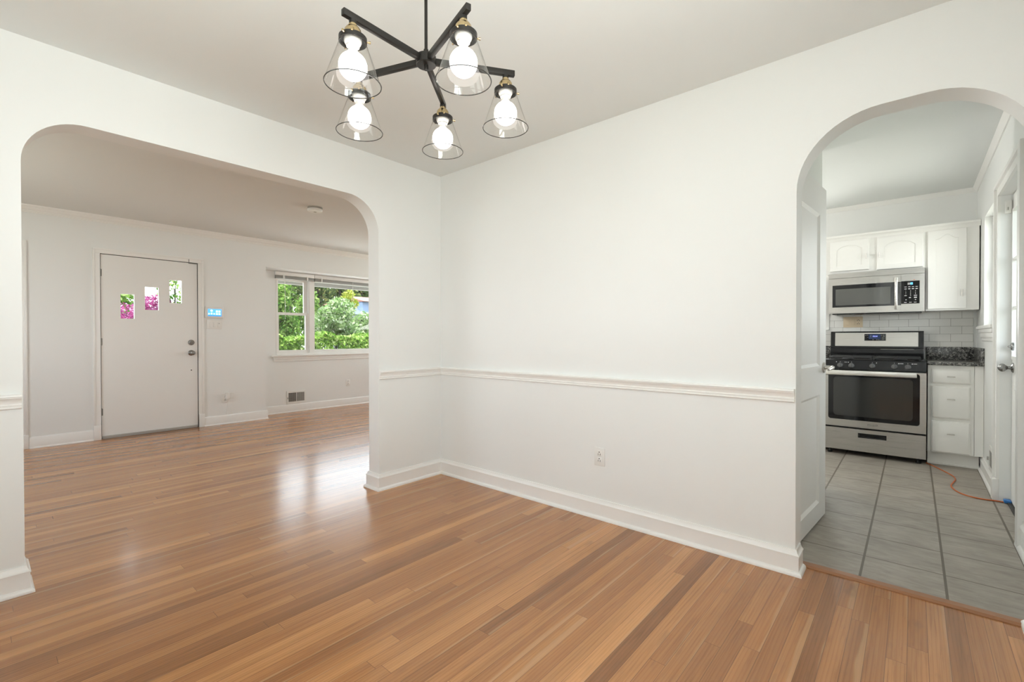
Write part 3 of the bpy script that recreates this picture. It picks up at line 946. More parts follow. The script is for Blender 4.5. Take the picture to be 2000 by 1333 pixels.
def outlet_plate(name, label, cat, face, u, z, plane, s=1.0, mat='plastic', cutouts=True):
    """duplex receptacle; face = wall coordinate, sgn = direction out of the wall"""
    fc, sgn = face

    def bx(d0, d1, a0, a1, z0, z1, bev=0.0):
        q0, q1 = sorted((fc + sgn * d0, fc + sgn * d1))
        return (a0, a1, q0, q1, z0, z1, bev) if plane == 'x' else (q0, q1, a0, a1, z0, z1, bev)
    loc = (u, fc, z - 0.0565) if plane == 'x' else (fc, u, z - 0.0565)
    t = thing(name, label, cat, loc)
    done(B().box(*bx(0, 0.006, u - 0.036, u + 0.036, z - 0.0565, z + 0.0565, 0.003)), 'cover_plate', mat, t)
    for dz in (0.020, -0.020):
        rc = done(B().box(*bx(0.004, 0.008, u - 0.0155, u + 0.0155, z + dz - 0.0165, z + dz + 0.0165, 0.002)), 'receptacle', mat, t)
        bb = B()
        bb.box(*bx(0.0075, 0.0086, u - 0.0085, u - 0.0060, z + dz - 0.009, z + dz + 0.001))
        bb.box(*bx(0.0075, 0.0086, u + 0.0055, u + 0.0085, z + dz - 0.009, z + dz + 0.001))
        bb.box(*bx(0.0075, 0.0086, u - 0.003, u + 0.003, z + dz + 0.006, z + dz + 0.012))
        done(bb, 'slots', 'dark', rc, smooth=False)
    return t


outlet_plate('wall_outlet', 'white duplex outlet low on the dining wall under the chair rail', 'outlet', (0.0, -1), 1.4905, 0.381, 'x')
outlet_plate('wall_outlet', 'white outlet on the bay wall below the wide window pane', 'outlet', (-4.12, 1), 1.517, 0.371, 'y')
outlet_plate('wall_outlet', 'white outlet right of the front door with a charger plugged in', 'outlet', (-3.80, 1), -0.400, 0.332, 'y')
t = thing('power_adapter', 'white plug-in power adapter with a looped cord by the front door', 'adapter', (-3.79, -0.385, 0.31))
done(B().box(-3.7925, -3.752, -0.400, -0.352, 0.322, 0.404, 0.005, 3), 'body', 'plastic', t)
done(B().tube([(-3.765, -0.352, 0.385), (-3.755, -0.335, 0.400), (-3.755, -0.315, 0.395), (-3.757, -0.308, 0.370), (-3.760, -0.318, 0.345), (-3.764, -0.340, 0.338), (-3.768, -0.372, 0.320),
               (-3.77, -0.376, 0.26), (-3.772, -0.384, 0.18), (-3.774, -0.392, 0.124)], 0.0028, 8), 'cord', 'plastic', t)


def register(name, label, face, sgn, y0, y1, z0, z1, split):
    t = thing(name, label, 'air register', (face, (y0 + y1) / 2, z0))

    def q(d0, d1):
        return sorted((face + sgn * d0, face + sgn * d1))
    a, c = q(0, 0.010)
    hs = [(y0 + 0.024, (y0 + y1) / 2 - 0.004, z0 + 0.034, z1 - 0.030), ((y0 + y1) / 2 + 0.004, y1 - 0.024, z0 + 0.034, z1 - 0.030)] if split else [(y0 + 0.04, y1 - 0.025, z0 + 0.03, z1 - 0.03)]
    done(B().holes(y0, y1, z0, z1, hs, 'yz', a, c), 'faceplate', 'plastic', t, smooth=False)
    for k, h in enumerate(hs):
        a, c = q(0.0005, 0.002)
        done(B().box(a, c, h[0], h[1], h[2], h[3]), 'duct_opening', 'dark', t, smooth=False)
        bb = B()
        a, c = q(0.003, 0.008)
        n = 11
        for i in range(1, n):
            yy = h[0] + (h[1] - h[0]) * i / n
            bb.box(a, c, yy - (0.0016 if k == 0 else 0.0034), yy + (0.0016 if k == 0 else 0.0034), h[2], h[3])
        for i in range(1, 9):
            zz = h[2] + (h[3] - h[2]) * i / 9
            bb.box(a, c, h[0], h[1], zz - 0.0014, zz + 0.0014)
        done(bb, 'grille', 'grille', t, smooth=False)
    a, c = q(0.008, 0.022)
    ye = y0 + 0.012 if split else y1 - 0.012
    done(B().box(a, c, ye - 0.003, ye + 0.003, (z0 + z1) / 2 - 0.02, (z0 + z1) / 2 + 0.006, 0.001), 'damper_lever', 'grille', t)


register('air_register', 'white air register with two grilles low on the bay wall', -4.12, 1, 0.522, 0.808, 0.121, 0.318, True)
register('air_register', 'white air register low on the kitchen wall by the side door', XR, -1, 2.175, 2.47, 0.122, 0.300, False)

t = thing('smoke_detector', 'white round smoke detector on the living room ceiling', 'smoke detector', (-1.715, -0.215, CL))
done(B().lathe([(0, 0), (0.072, 0), (0.072, -0.010), (0.066, -0.013), (0, -0.013)], (-1.715, -0.215, CL), n=40), 'mounting_base', 'grille', t)
dd = done(B().lathe([(0.058, -0.013), (0.070, -0.017), (0.072, -0.022), (0.071, -0.036), (0.066, -0.043), (0.03, -0.046), (0, -0.046)], (-1.715, -0.215, CL), n=40), 'cover', 'porcelain', t)
done(B().lathe([(0.015, -0.0455), (0.014, -0.049), (0, -0.050)], (-1.715, -0.215, CL), n=24), 'test_button', 'grille', dd)

# ------------------------------------------------------------------ chandelier
HX, HY, HZ, LA, PH = 1.6, -1.4319, 2.129, 0.334, 4.743434
ch = thing('chandelier', 'black five-arm chandelier with clear glass cone shades and lit globe bulbs', 'chandelier', (HX, HY, HZ))
done(B().cyl((HX, HY, HZ), (HX, HY, CD - 0.02), 0.0058, n=16).cyl((HX, HY, HZ + 0.016), (HX, HY, HZ + 0.04), 0.009, n=16), 'rod', 'bronze', ch)
done(B().lathe([(0, 0), (0.062, 0), (0.062, -0.018), (0.056, -0.024), (0.012, -0.026), (0, -0.026)], (HX, HY, CD)), 'canopy', 'bronze', ch)
hub = done(B().lathe([(0, 0.017), (0.034, 0.017), (0.0362, 0.015), (0.0362, -0.015), (0.034, -0.017), (0, -0.017)], (HX, HY, HZ), n=40), 'hub', 'bronze', ch)
done(B().lathe([(0.0075, -0.016), (0.0075, -0.032), (0.006, -0.034), (0, -0.034)], (HX, HY, HZ), n=20), 'finial', 'bronze', hub)
for k in range(5):
    a = PH + k * 2 * PI / 5
    ca, sa = math.cos(a), math.sin(a)
    R = Matrix.Translation((HX, HY, HZ)) @ Matrix.Rotation(a, 4, 'Z')
    done(B().box(0.030, LA, -0.0085, 0.0085, -0.0105, 0.0105, 0.0012).rot(R), 'arm', 'bronze', ch)
    px, py = HX + 0.895 * LA * ca, HY + 0.895 * LA * sa
    o = (px, py, HZ)
    sk = done(B().lathe([(0, -0.010), (0.0105, -0.010), (0.0105, -0.022), (0.0130, -0.024), (0.0130, -0.029), (0.0200, -0.0335), (0.0250, -0.041), (0.0262, -0.050),
                         (0.0262, -0.054), (0.0235, -0.056), (0.0235, -0.066), (0, -0.066)], o, n=32), 'socket_cup', 'brass', ch)
    done(B().cyl((px, py, HZ - 0.0205), (px, py, HZ - 0.0095), 0.0115, n=20), 'stem', 'bronze', sk)
    cap = done(B().lathe([(0.020, -0.0615), (0.0405, -0.062), (0.0428, -0.0645), (0.0428, -0.0795), (0.0408, -0.0795), (0.0408, -0.065), (0.020, -0.0645)], o, n=48), 'shade_cap', 'bronze', ch)
    for q in range(3):
        aa = math.radians(-64) + q * 2 * PI / 3
        dx, dy = math.cos(aa), math.sin(aa)
        bb = B().cyl((px + dx * 0.040, py + dy * 0.040, HZ - 0.072), (px + dx * 0.050, py + dy * 0.050, HZ - 0.072), 0.0022, n=10)
        bb.cyl((px + dx * 0.048, py + dy * 0.048, HZ - 0.072), (px + dx * 0.054, py + dy * 0.054, HZ - 0.072), 0.0040, n=12)
        done(bb, 'thumbscrew', 'brass', cap)
    # the brass spring clip that folds over the front of the cap
    bb = B().tube([(px + 0.024, py - 0.012, HZ - 0.050), (px + 0.034, py - 0.022, HZ - 0.060), (px + 0.0365, py - 0.0245, HZ - 0.067)], [0.003, 0.0042, 0.003], 8)
    done(bb, 'clip', 'brass', cap)
    # clear cone of glass with a rolled rim
    gs = done(B().lathe([(0.030, -0.0665), (0.038, -0.0675), (0.0402, -0.072), (0.0408, -0.080), (0.0860, -0.2105)], o, n=64), 'glass_shade', 'shade', ch)
    ring = [(px + 0.0861 * math.cos(2 * PI * i / 64), py + 0.0861 * math.sin(2 * PI * i / 64), HZ - 0.2107) for i in range(64)]
    done(B().tube(ring, 0.0016, 8, closed=True), 'rim', simple('smoky_glass_edge', (0.04, 0.038, 0.035), 0.1, mottling=0.1, scale=40) if k == 0 else bpy.data.materials['smoky_glass_edge'], gs)
    done(B().lathe([(0.0275, -0.0665), (0.0275, -0.076), (0.0250, -0.082), (0.0225, -0.086), (0.0200, -0.088), (0.0200, -0.093), (0.0165, -0.094), (0, -0.094)], o, n=32), 'lamp_base', 'lampbase', sk)
    prof = [(0, -0.0935), (0.0140, -0.0935), (0.0145, -0.104), (0.0165, -0.1105)]
    cz, rr = -0.1540, 0.0435
    neck = B().lathe(prof, o, n=36)
    done(neck, 'bulb_neck', 'lampbase', sk)
    prof = [(rr * math.sin(math.radians(t_)), cz + rr * math.cos(math.radians(t_))) for t_ in range(23, 180, 9)] + [(0, cz - rr)]
    done(B().lathe(prof, o, n=36), 'bulb', 'bulb', ch, angle=80)

# ------------------------------------------------------------------ open panelled door into the kitchen
ang = math.atan2(-(2.537 - 2.498), (0.961 - 0.444))
d2 = thing('door_2', 'white panelled door standing open inside the kitchen arch', 'door', (2.4775, 0.172, 0.0), kind='structure', local=True, rotz=ang)
LW, TH = 0.791, 0.035
bb = B().holes(0.0, LW, 0.012, 2.030, [(0.12, LW - 0.155, 0.12, 0.770), (0.12, LW - 0.155, 0.945, 1.852)], 'yz', -TH, 0.0)
done(bb, 'leaf', 'door', d2, smooth=False)
for z0, z1 in ((0.12, 0.770), (0.945, 1.852)):
    y0, y1 = 0.12, LW - 0.155
    bb = B().box(-TH + 0.006, -0.012, y0, y1, z0, z1)
    q = 0.016
    for (ua, va), (ub, vb) in (((y0, z0), (y1, z0)), ((y1, z0), (y1, z1)), ((y1, z1), (y0, z1)), ((y0, z1), (y0, z0))):
        cu, cv = (y0 + y1) / 2, (z0 + z1) / 2

        def ins(u, v):
            return (u + q * (1 if u < cu else -1), v + q * (1 if v < cv else -1))
        ia, ib = ins(ua, va), ins(ub, vb)
        bb.quad([(-0.001, ua, va), (-0.001, ub, vb), (-0.012, ib[0], ib[1]), (-0.012, ia[0], ia[1])])
    done(bb, 'panel', 'door', d2, smooth=False)
hd = done(B().lathe([(0, 0), (0.033, 0), (0.033, 0.004), (0.029, 0.009), (0.013, 0.011), (0.0115, 0.048), (0, 0.048)], (0.0, LW - 0.062, 0.930), (1, 0, 0), 28), 'handle_rose', 'nickel', d2)
done(B().tube([(0.046, LW - 0.056, 0.930), (0.050, LW - 0.075, 0.930), (0.050, LW - 0.11, 0.929), (0.049, LW - 0.150, 0.926), (0.047, LW - 0.168, 0.922)], [0.0125, 0.0115, 0.0095, 0.0095, 0.007], 12), 'lever', 'nickel', hd)
done(B().tube([(-0.083, LW - 0.056, 0.930), (-0.085, LW - 0.075, 0.930), (-0.085, LW - 0.15, 0.926)], [0.012, 0.011, 0.009], 12).cyl((-TH, LW - 0.062, 0.930), (-0.085, LW - 0.062, 0.930), 0.0115, n=16), 'back_lever', 'nickel', hd)
for z in (0.25, 1.05, 1.80):
    done(B().cyl((0.002, -0.004, z - 0.04), (0.002, -0.004, z + 0.04), 0.006, n=12), 'hinge', 'nickel', d2)

# ------------------------------------------------------------------ kitchen side door, alarm sensor, side window
d3 = thing('door_3', 'white kitchen side door with divided glass at the right edge', 'door', (3.455, 1.575, 0.0), kind='structure')
done(B().holes(1.125, 2.025, 0.012, 2.065, [(1.24, 1.998, 0.985, 1.955)], 'yz', 3.452, 3.494), 'leaf', 'door', d3, smooth=False)
gp = done(B().box(3.470, 3.476, 1.235, 2.003, 0.98, 1.96), 'glass_pane', 'glass', d3, smooth=False)
bb = B().holes(1.225, 2.008, 0.966, 1.968, [(1.243, 1.995, 0.988, 1.952)], 'yz', 3.446, 3.468)
for z in (1.309, 1.632):
    bb.box(3.452, 3.470, 1.243, 1.996, z - 0.009, z + 0.009)
for y in (1.49, 1.745):
    bb.box(3.452, 3.470, y - 0.009, y + 0.009, 0.988, 1.952)
done(bb, 'muntins', 'trim', gp, smooth=False)
bb = B()
for ya, yb in ((1.225, 1.555), (1.625, 1.965)):
    bb.box(3.4505, 3.4535, ya, yb, 0.20, 0.80).box(3.447, 3.4535, ya + 0.03, yb - 0.03, 0.23, 0.77, 0.002)
done(bb, 'lower_panels', 'door', d3, smooth=False)
hd = done(B().lathe([(0, 0), (0.033, 0), (0.033, 0.004), (0.026, 0.010), (0.011, 0.014), (0.010, 0.026), (0.015, 0.032), (0.024, 0.042), (0.0275, 0.052), (0.024, 0.062), (0.014, 0.070), (0.006, 0.074), (0, 0.074)],
                      (3.452, 1.965, 0.911), (-1, 0, 0), 28), 'door_knob', 'pewter', d3)
done(B().lathe([(0, 0), (0.027, 0), (0.027, 0.008), (0.020, 0.014), (0, 0.014)], (3.452, 1.965, 1.052), (-1, 0, 0), 24).box(3.425, 3.440, 1.950, 1.980, 1.046, 1.058, 0.003), 'deadbolt', 'pewter', d3)
bb = B().box(XR, 3.452, 2.030, 2.040, 0, 2.08).box(3.4985, 3.54, 1.12, 2.03, 0, 0.02)
done(B().box(3.496, 3.55, 1.121, 1.135, 0, 2.069).box(3.496, 3.55, 2.015, 2.029, 0, 2.069).box(3.496, 3.55, 1.135, 2.015, 2.055, 2.069), 'door_stop', 'trim', d3)
bb = B()
for y0, y1, yo in ((2.030, 2.098, 2.098), (1.052, 1.120, 1.052)):
    if y0 > 2:
        bb.box(3.380, XR, y0, y1, 0.149, 2.0705)
bb.box(3.380, XR, 1.123, 2.098, 2.0715, 2.140)
bb.box(3.366, XR, 2.078, 2.100, 0.149, 2.1215, 0.003).box(3.366, XR, 1.05, 1.1215, 0.0, 2.150, 0.003).box(3.366, XR, 1.123, 2.10, 2.1225, 2.150, 0.003)
bb.box(3.362, XR, 2.029, 2.102, 0.0, 0.148, 0.003)
done(bb, 'casing', 'trim', d3)
done(B().box(3.43, 3.54, 1.122, 2.028, 0.0, 0.010, 0.002), 'threshold', 'dark', d3)  # dark colour put in for the shaded gap under the door

t = thing('alarm_sensor', 'small white alarm contact high on the side door jamb', 'sensor', (3.428, 2.02, 1.945))
done(B().box(3.414, 3.4445, 2.010, 2.0295, 1.945, 2.030, 0.003), 'housing', 'plastic', t)
done(B().box(3.424, 3.431, 2.0085, 2.0105, 1.966, 1.986, 0.001), 'indicator_lens', 'grille', t)

w2 = thing('window_2', 'white kitchen side window with a moulded sill left of the door', 'window', (3.46, 2.57, 1.2), kind='structure')
bb = B().holes(2.16, 2.98, 1.205, 2.11, [(2.20, 2.94, 1.235, 2.07)], 'yz', 3.455, 3.53)
bb.box(3.462, 3.50, 2.20, 2.94, 1.62, 1.655)
done(bb, 'sash', 'trim', w2, smooth=False)
done(B().box(3.480, 3.486, 2.195, 2.945, 1.23, 2.075), 'pane', 'glass', w2, smooth=False)
done(B().box(3.352, 3.46, 2.12, 3.045, 1.178, 1.2045, 0.006, 3), 'sill', 'trim', w2)
done(B().box(3.364, XR, 2.14, 3.01, 1.148, 1.178, 0.005).box(3.374, XR, 2.16, 2.985, 1.108, 1.148, 0.004).box(3.382, XR, 2.17, 2.965, 1.082, 1.110, 0.004), 'apron', 'trim', w2)
done(B().cyl((3.447, 2.955, 2.035), (3.447, 2.955, 2.065), 0.006, n=10), 'shade_bracket', 'plastic', w2)

w3 = thing('window_3', 'white kitchen window beside the stove, mostly behind the open door', 'window', (1.75, 3.56, 1.22), kind='structure')
done(B().holes(1.3, 2.185, 1.22, 2.0, [(1.34, 2.145, 1.26, 1.96)], 'xz', 3.60, 3.66).box(1.34, 2.145, 3.61, 3.64, 1.59, 1.62), 'sash', 'trim', w3, smooth=False)
done(B().box(1.335, 2.15, 3.63, 3.636, 1.255, 1.965), 'pane', 'glass', w3, smooth=False)
bb = B().box(2.180, 2.262, 3.540, 3.56, 1.22, 1.994, 0.003).box(1.225, 1.305, 3.540, 3.56, 1.22, 1.994, 0.003).box(1.225, 2.262, 3.540, 3.56, 1.995, 2.075, 0.003)
done(bb, 'casing', 'trim', w3)
done(B().box(1.20, 2.262, 3.515, 3.62, 1.190, 1.220, 0.005), 'sill', 'trim', w3)
w6 = thing('window_6', 'unseen white sash window added in the outer dining wall for side light', 'window', (3.47, -2.15, 0.9), kind='structure')  # unseen window added so that side light reaches the left wall
done(B().holes(-2.75, -1.55, 0.9, 2.1, [(-2.71, -2.18, 0.95, 1.48), (-2.71, -2.18, 1.52, 2.06), (-2.12, -1.59, 0.95, 1.48), (-2.12, -1.59, 1.52, 2.06)], 'yz', 3.46, 3.50), 'sash', 'trim', w6, smooth=False)
done(B().box(3.477, 3.483, -2.72, -1.58, 0.94, 2.07), 'pane', 'glass', w6, smooth=False)
done(B().holes(-2.82, -1.48, 0.83, 2.17, [(-2.75, -1.55, 0.9, 2.1)], 'yz', XR - 0.015, XR), 'casing', 'trim', w6, smooth=False)
for i, xa in enumerate((0.8, 1.7)):
    wn = thing('window_%d' % (4 + i), 'white sash window in the dining wall behind the camera' + (', nearer the outer wall' if i else ', nearer the arch'), 'window', (xa + 0.35, -3.0, 0.9), kind='structure')
    done(B().holes(xa, xa + 0.7, 0.9, 2.1, [(xa + 0.04, xa + 0.66, 0.95, 1.48), (xa + 0.04, xa + 0.66, 1.52, 2.06)], 'xz', -3.06, -3.02), 'sash', 'trim', wn, smooth=False)
    done(B().box(xa + 0.03, xa + 0.67, -3.043, -3.037, 0.94, 2.07), 'pane', 'glass', wn, smooth=False)
    done(B().holes(xa - 0.07, xa + 0.77, 0.83, 2.17, [(xa, xa + 0.7, 0.9, 2.1)], 'xz', -2.95, -2.935), 'casing', 'trim', wn, smooth=False)

# ------------------------------------------------------------------ kitchen: wall tile, worktops, cabinets
bb = B().holes(1.0, 3.372, 1.0205, 1.380, [(0.9, 2.264, 1.186, 1.5)], 'xz', 3.551, 3.56)
struct(bb, 'wall_tile', 'subway', 'white subway tile backsplash between stove and wall cabinets', 'wall tile', smooth=False)


def worktop(name, label, x0, x1, side):
    t = thing(name, label, 'countertop', ((x0 + x1) / 2, 3.2, 0.872))
    done(B().box(x0, x1, 2.898, 3.558, 0.872, 0.8985, 0.006, 3), 'slab', 'granite', t)
    done(B().box(x0, x1, 3.538, 3.558, 0.8985, 1.0205, 0.002), 'backsplash', 'granite', t)
    if side:
        done(B().box(x1 - 0.02, x1, 2.90, 3.538, 0.8985, 1.0205, 0.002), 'side_splash', 'granite', t)


worktop('countertop', 'dark speckled granite countertop on the drawer cabinet right of the stove', 3.0445, XR - 0.001, True)
worktop('countertop', 'dark speckled granite countertop left of the stove, behind the door', 1.2, 2.284, False)


def pull(x, y, z, L, horizontal, parent, mat='nickel'):
    bb = B()
    if horizontal:
        bb.cyl((x - L / 2, y - 0.024, z), (x + L / 2, y - 0.024, z), 0.0042, n=12)
        for s_ in (-1, 1):
            bb.cyl((x + s_ * L * 0.36, y, z), (x + s_ * L * 0.36, y - 0.024, z), 0.0035, n=10)
    else:
        bb.cyl((x, y - 0.024, z - L / 2), (x, y - 0.024, z + L / 2), 0.0042, n=12)
        bb.cyl((x, y, z), (x, y - 0.024, z), 0.0040, n=10)
    return done(bb, 'pull', mat, parent)


def arched_door(x0, x1, z0, z1, yf, parent, stile, rail_b, shoulder, rise, ogee):
    """raised-panel door with an arched top rail; yf = cabinet face, door stands out from it"""
    y0 = yf - 0.019
    n = 24
    xi0, xi1 = x0 + stile, x1 - stile
    zs = z1 - shoulder

    def top(u):
        t_ = (u - (xi0 + xi1) / 2) / ((xi1 - xi0) / 2)
        if ogee:
            return zs + rise * (0.5 * (1 + math.cos(PI * min(1, abs(t_) / 0.80))))
        k = min(1.0, abs(t_) / 0.93)
        return zs + rise * (math.sqrt(max(0, 1.30 - k * k)) - math.sqrt(0.30)) / (math.sqrt(1.30) - math.sqrt(0.30))
    xs = [xi0 + (xi1 - xi0) * i / n for i in range(n + 1)]
    # frame
    bb = B().box(x0, xi0, y0, yf, z0, z1).box(xi1, x1, y0, yf, z0, z1).box(xi0, xi1, y0, yf, z0, z0 + rail_b)
    bb.prism([(xi0, z1)] + [(x, top(x)) for x in xs] + [(xi1, z1)], 'xz', y0, yf)
    bb.box(xi0, xi1, y0 + 0.007, yf, z0 + rail_b, z1 - 0.01)
    bb.box(x0 - 0.003, x1 + 0.003, y0 + 0.009, yf, z0 - 0.003, z1 + 0.003, 0.003)
    d = done(bb, 'door', 'cab', parent, smooth=False)
    # raised centre panel with a sloped edge
    zb = z0 + rail_b
    g, s_ = 0.004, 0.022

    def outline(off):
        a, c = xi0 + off, xi1 - off
        pts = [(a, zb + off), (c, zb + off)]
        for i in range(n, -1, -1):
            u = a + (c - a) * i / n
            u0 = xi0 + (xi1 - xi0) * i / n
            pts.append((u, top(u0) - off))
        return pts
    bp = B()
    oa, ob = outline(g), outline(g + s_)
    va = [bp.bm.verts.new((u, y0 + 0.0068, v)) for u, v in oa]
    vb = [bp.bm.verts.new((u, y0 + 0.0015, v)) for u, v in ob]
    for i in range(len(va)):
        j = (i + 1) % len(va)
        bp.bm.faces.new((va[i], va[j], vb[j], vb[i]))
    bp.bm.faces.new(vb)
    done(bp, 'raised_panel', 'cab', d, smooth=True, angle=20)
    return d


YU = 3.24
t = thing('wall_cabinet', 'white two-door wall cabinet with arched panels above the microwave', 'cabinet', (2.65, 3.4, 1.757))
done(B().box(2.266, 3.033, YU, 3.548, 1.757, 2.125).box(2.266, 3.033, YU - 0.001, 3.26, 2.09, 2.125), 'carcass', 'cab', t, smooth=False)
da = arched_door(2.303, 2.617, 1.784, 2.081, YU, t, 0.052, 0.045, 0.085, 0.040, False)
pull(2.597, YU - 0.019, 1.907, 0.055, False, da)
db = arched_door(2.681, 3.014, 1.770, 2.076, YU, t, 0.052, 0.045, 0.085, 0.040, False)
pull(2.700, YU - 0.019, 1.905, 0.055, False, db)
t2 = thing('wall_cabinet', 'tall white wall cabinet with one arched door in the kitchen corner', 'cabinet', (3.21, 3.4, 1.357))
done(B().box(3.034, 3.3855, YU, 3.548, 1.357, 2.125), 'carcass', 'cab', t2, smooth=False)
dc = arched_door(3.050, 3.303, 1.374, 2.082, YU, t2, 0.050, 0.050, 0.075, 0.038, True)
pull(3.276, YU - 0.019, 1.506, 0.062, False, dc)
# cornice shared by both wall cabinets
cor = [(0, 2.092), (0.006, 2.092), (0.010, 2.102), (0.020, 2.116), (0.030, 2.124), (0.032, 2.140), (0.0, 2.140)]
struct(B().sweep([(2.266, 3.545), (2.266, YU), (3.392, YU)][1:], cor), 'trim_6', 'cab', 'white cornice along the top of both wall cabinets', 'cornice')

YB = 2.93
t = thing('base_cabinet', 'white three-drawer base cabinet right of the stove', 'cabinet', (3.2, 3.2, 0.0))
done(B().box(3.048, 3.337, YB, 3.55, 0.118, 0.872), 'carcass', 'cab', t, smooth=False)
done(B().box(3.339, XR - 0.002, YB + 0.002, YB + 0.02, 0.118, 0.872), 'filler_strip', 'cab', t, smooth=False)
done(B().box(3.048, 3.372, 2.998, 3.02, 0.0, 0.118).box(3.048, 3.372, 2.985, 2.998, 0.0, 0.018, 0.004), 'toe_kick', 'cab', t)
for z0, z1, zp in ((0.714, 0.839, 0.777), (0.416, 0.692, 0.584), (0.119, 0.394, 0.287)):
    bb = B().box(3.070, 3.314, YB - 0.011, YB, z0, z1, 0.003)
    bb.box(3.077, 3.307, YB - 0.019, YB - 0.008, z0 + 0.008, z1 - 0.008, 0.005)
    dr = done(bb, 'drawer', 'cab', t)
    pull(3.195, YB - 0.019, zp, 0.050, True, dr)
t = thing('base_cabinet', 'white base cabinet left of the stove, behind the open door', 'cabinet', (1.75, 3.2, 0.0))
done(B().box(1.22, 2.284, YB, 3.55, 0.118, 0.872).box(1.22, 2.284, 2.998, 3.5, 0.0, 0.118), 'carcass', 'cab', t, smooth=False)
for x0, x1, xp in ((1.25, 1.735, 1.70), (1.765, 2.255, 1.80)):
    dr = done(B().box(x0, x1, YB - 0.019, YB, 0.14, 0.85, 0.004), 'door', 'cab', t)
    pull(xp, YB - 0.019, 0.75, 0.055, False, dr)

# almond switch and outlet plate on the tile
t = thing('switch_plate', 'almond plate with two switches and an outlet on the backsplash tile', 'switch plate', (2.467, 3.551, 1.216))
done(B().box(2.384, 2.551, 3.545, 3.551, 1.216, 1.330, 0.003), 'cover_plate', 'ivory', t)
for x0 in (2.405, 2.451):
    done(B().box(x0, x0 + 0.033, 3.541, 3.546, 1.240, 1.306, 0.002), 'rocker', 'ivory', t)
rc = done(B().box(2.497, 2.530, 3.542, 3.546, 1.240, 1.306, 0.001), 'receptacle', 'ivory', t)
bb = B()
for zc in (1.256, 1.290):
    bb.box(2.503, 2.508, 3.5412, 3.5425, zc - 0.006, zc + 0.003).box(2.519, 2.524, 3.5412, 3.5425, zc - 0.006, zc + 0.003).box(2.511, 2.516, 3.5412, 3.5425, zc + 0.006, zc + 0.011)
done(bb, 'slots', 'dark', rc, smooth=False)

# ------------------------------------------------------------------ range
SX0, SX1 = 2.291, 3.0385
st = thing('range', 'stainless and black freestanding gas range between the counters', 'stove', ((SX0 + SX1) / 2, 3.2, 0.0))
done(B().box(SX0, SX1, 2.905, 3.535, 0.045, 0.860, 0.004), 'body', 'black', st)
# storage drawer with a recessed slot
dr = done(B().holes(SX0, SX1, 0.049, 0.254, [(2.570, 2.764, 0.185, 0.213)], 'xz', 2.868, 2.905), 'storage_drawer', 'steel', st, smooth=False)
done(B().box(2.566, 2.768, 2.886, 2.892, 0.182, 0.216).holes(2.563, 2.771, 0.178, 0.220, [(2.570, 2.764, 0.185, 0.213)], 'xz', 2.865, 2.869), 'slot_handle', 'black', dr, smooth=False)
bb = B()
for x in (SX0 + 0.05, SX1 - 0.05):
    bb = B().cyl((x, 2.93, 0.0), (x, 2.93, 0.012), 0.020, n=16).cyl((x, 2.93, 0.012), (x, 2.93, 0.05), 0.010, n=12)
    done(bb, 'foot', 'castiron', st)
for x in (SX0 + 0.05, SX1 - 0.05):
    done(B().cyl((x, 3.48, 0.0), (x, 3.48, 0.012), 0.020, n=16).cyl((x, 3.48, 0.012), (x, 3.48, 0.05), 0.010, n=12), 'foot', 'castiron', st)
# oven door
od = done(B().holes(SX0, SX1, 0.270, 0.800, [(2.334, 2.994, 0.338, 0.768)], 'xz', 2.866, 2.905).box(2.33, 2.998, 2.88, 2.905, 0.33, 0.775), 'oven_door', 'steel', st, smooth=False)


def rrect(x0, x1, z0, z1, r):
    return arc(x1 - r, z1 - r, r, 0, 90, 6) + arc(x0 + r, z1 - r, r, 90, 180, 6) + arc(x0 + r, z0 + r, r, 180, 270, 6) + arc(x1 - r, z0 + r, r, 270, 360, 6)


done(B().prism(rrect(2.332, 2.996, 0.336, 0.790, 0.022), 'xz', 2.8645, 2.882), 'door_glass', 'blackglass', od, smooth=False)
done(B().prism(rrect(2.372, 2.950, 0.372, 0.740, 0.03), 'xz', 2.8638, 2.8655), 'window', 'ovenwin', od, smooth=False)
bb = B().box(SX0 + 0.010, 2.976, 2.822, 2.842, 0.757, 0.803, 0.006, 3)
for x in (SX0 + 0.03, 2.955):
    bb.box(x - 0.012, x + 0.012, 2.840, 2.868, 0.765, 0.795, 0.003)
done(bb, 'handle', 'steel2', od)
PL = lambda x, y, z, rx=90: Matrix.Translation((x, y, z)) @ Matrix.Rotation(math.radians(rx), 4, 'X')
text_mesh('Whirlpool', 0.0185, 'ink', od, 'logo', PL(2.668, 2.8655, 0.304), shear=0.25)
ring = [(2.668 + 0.036 * math.cos(a) * 1.05, 2.8655, 0.304 + 0.011 * math.sin(a) + 0.006 * math.cos(a)) for a in [math.radians(200 + i * 10) for i in range(25)]]
done(B().tube(ring, 0.0006, 6), 'logo_swoosh', 'ink', od)
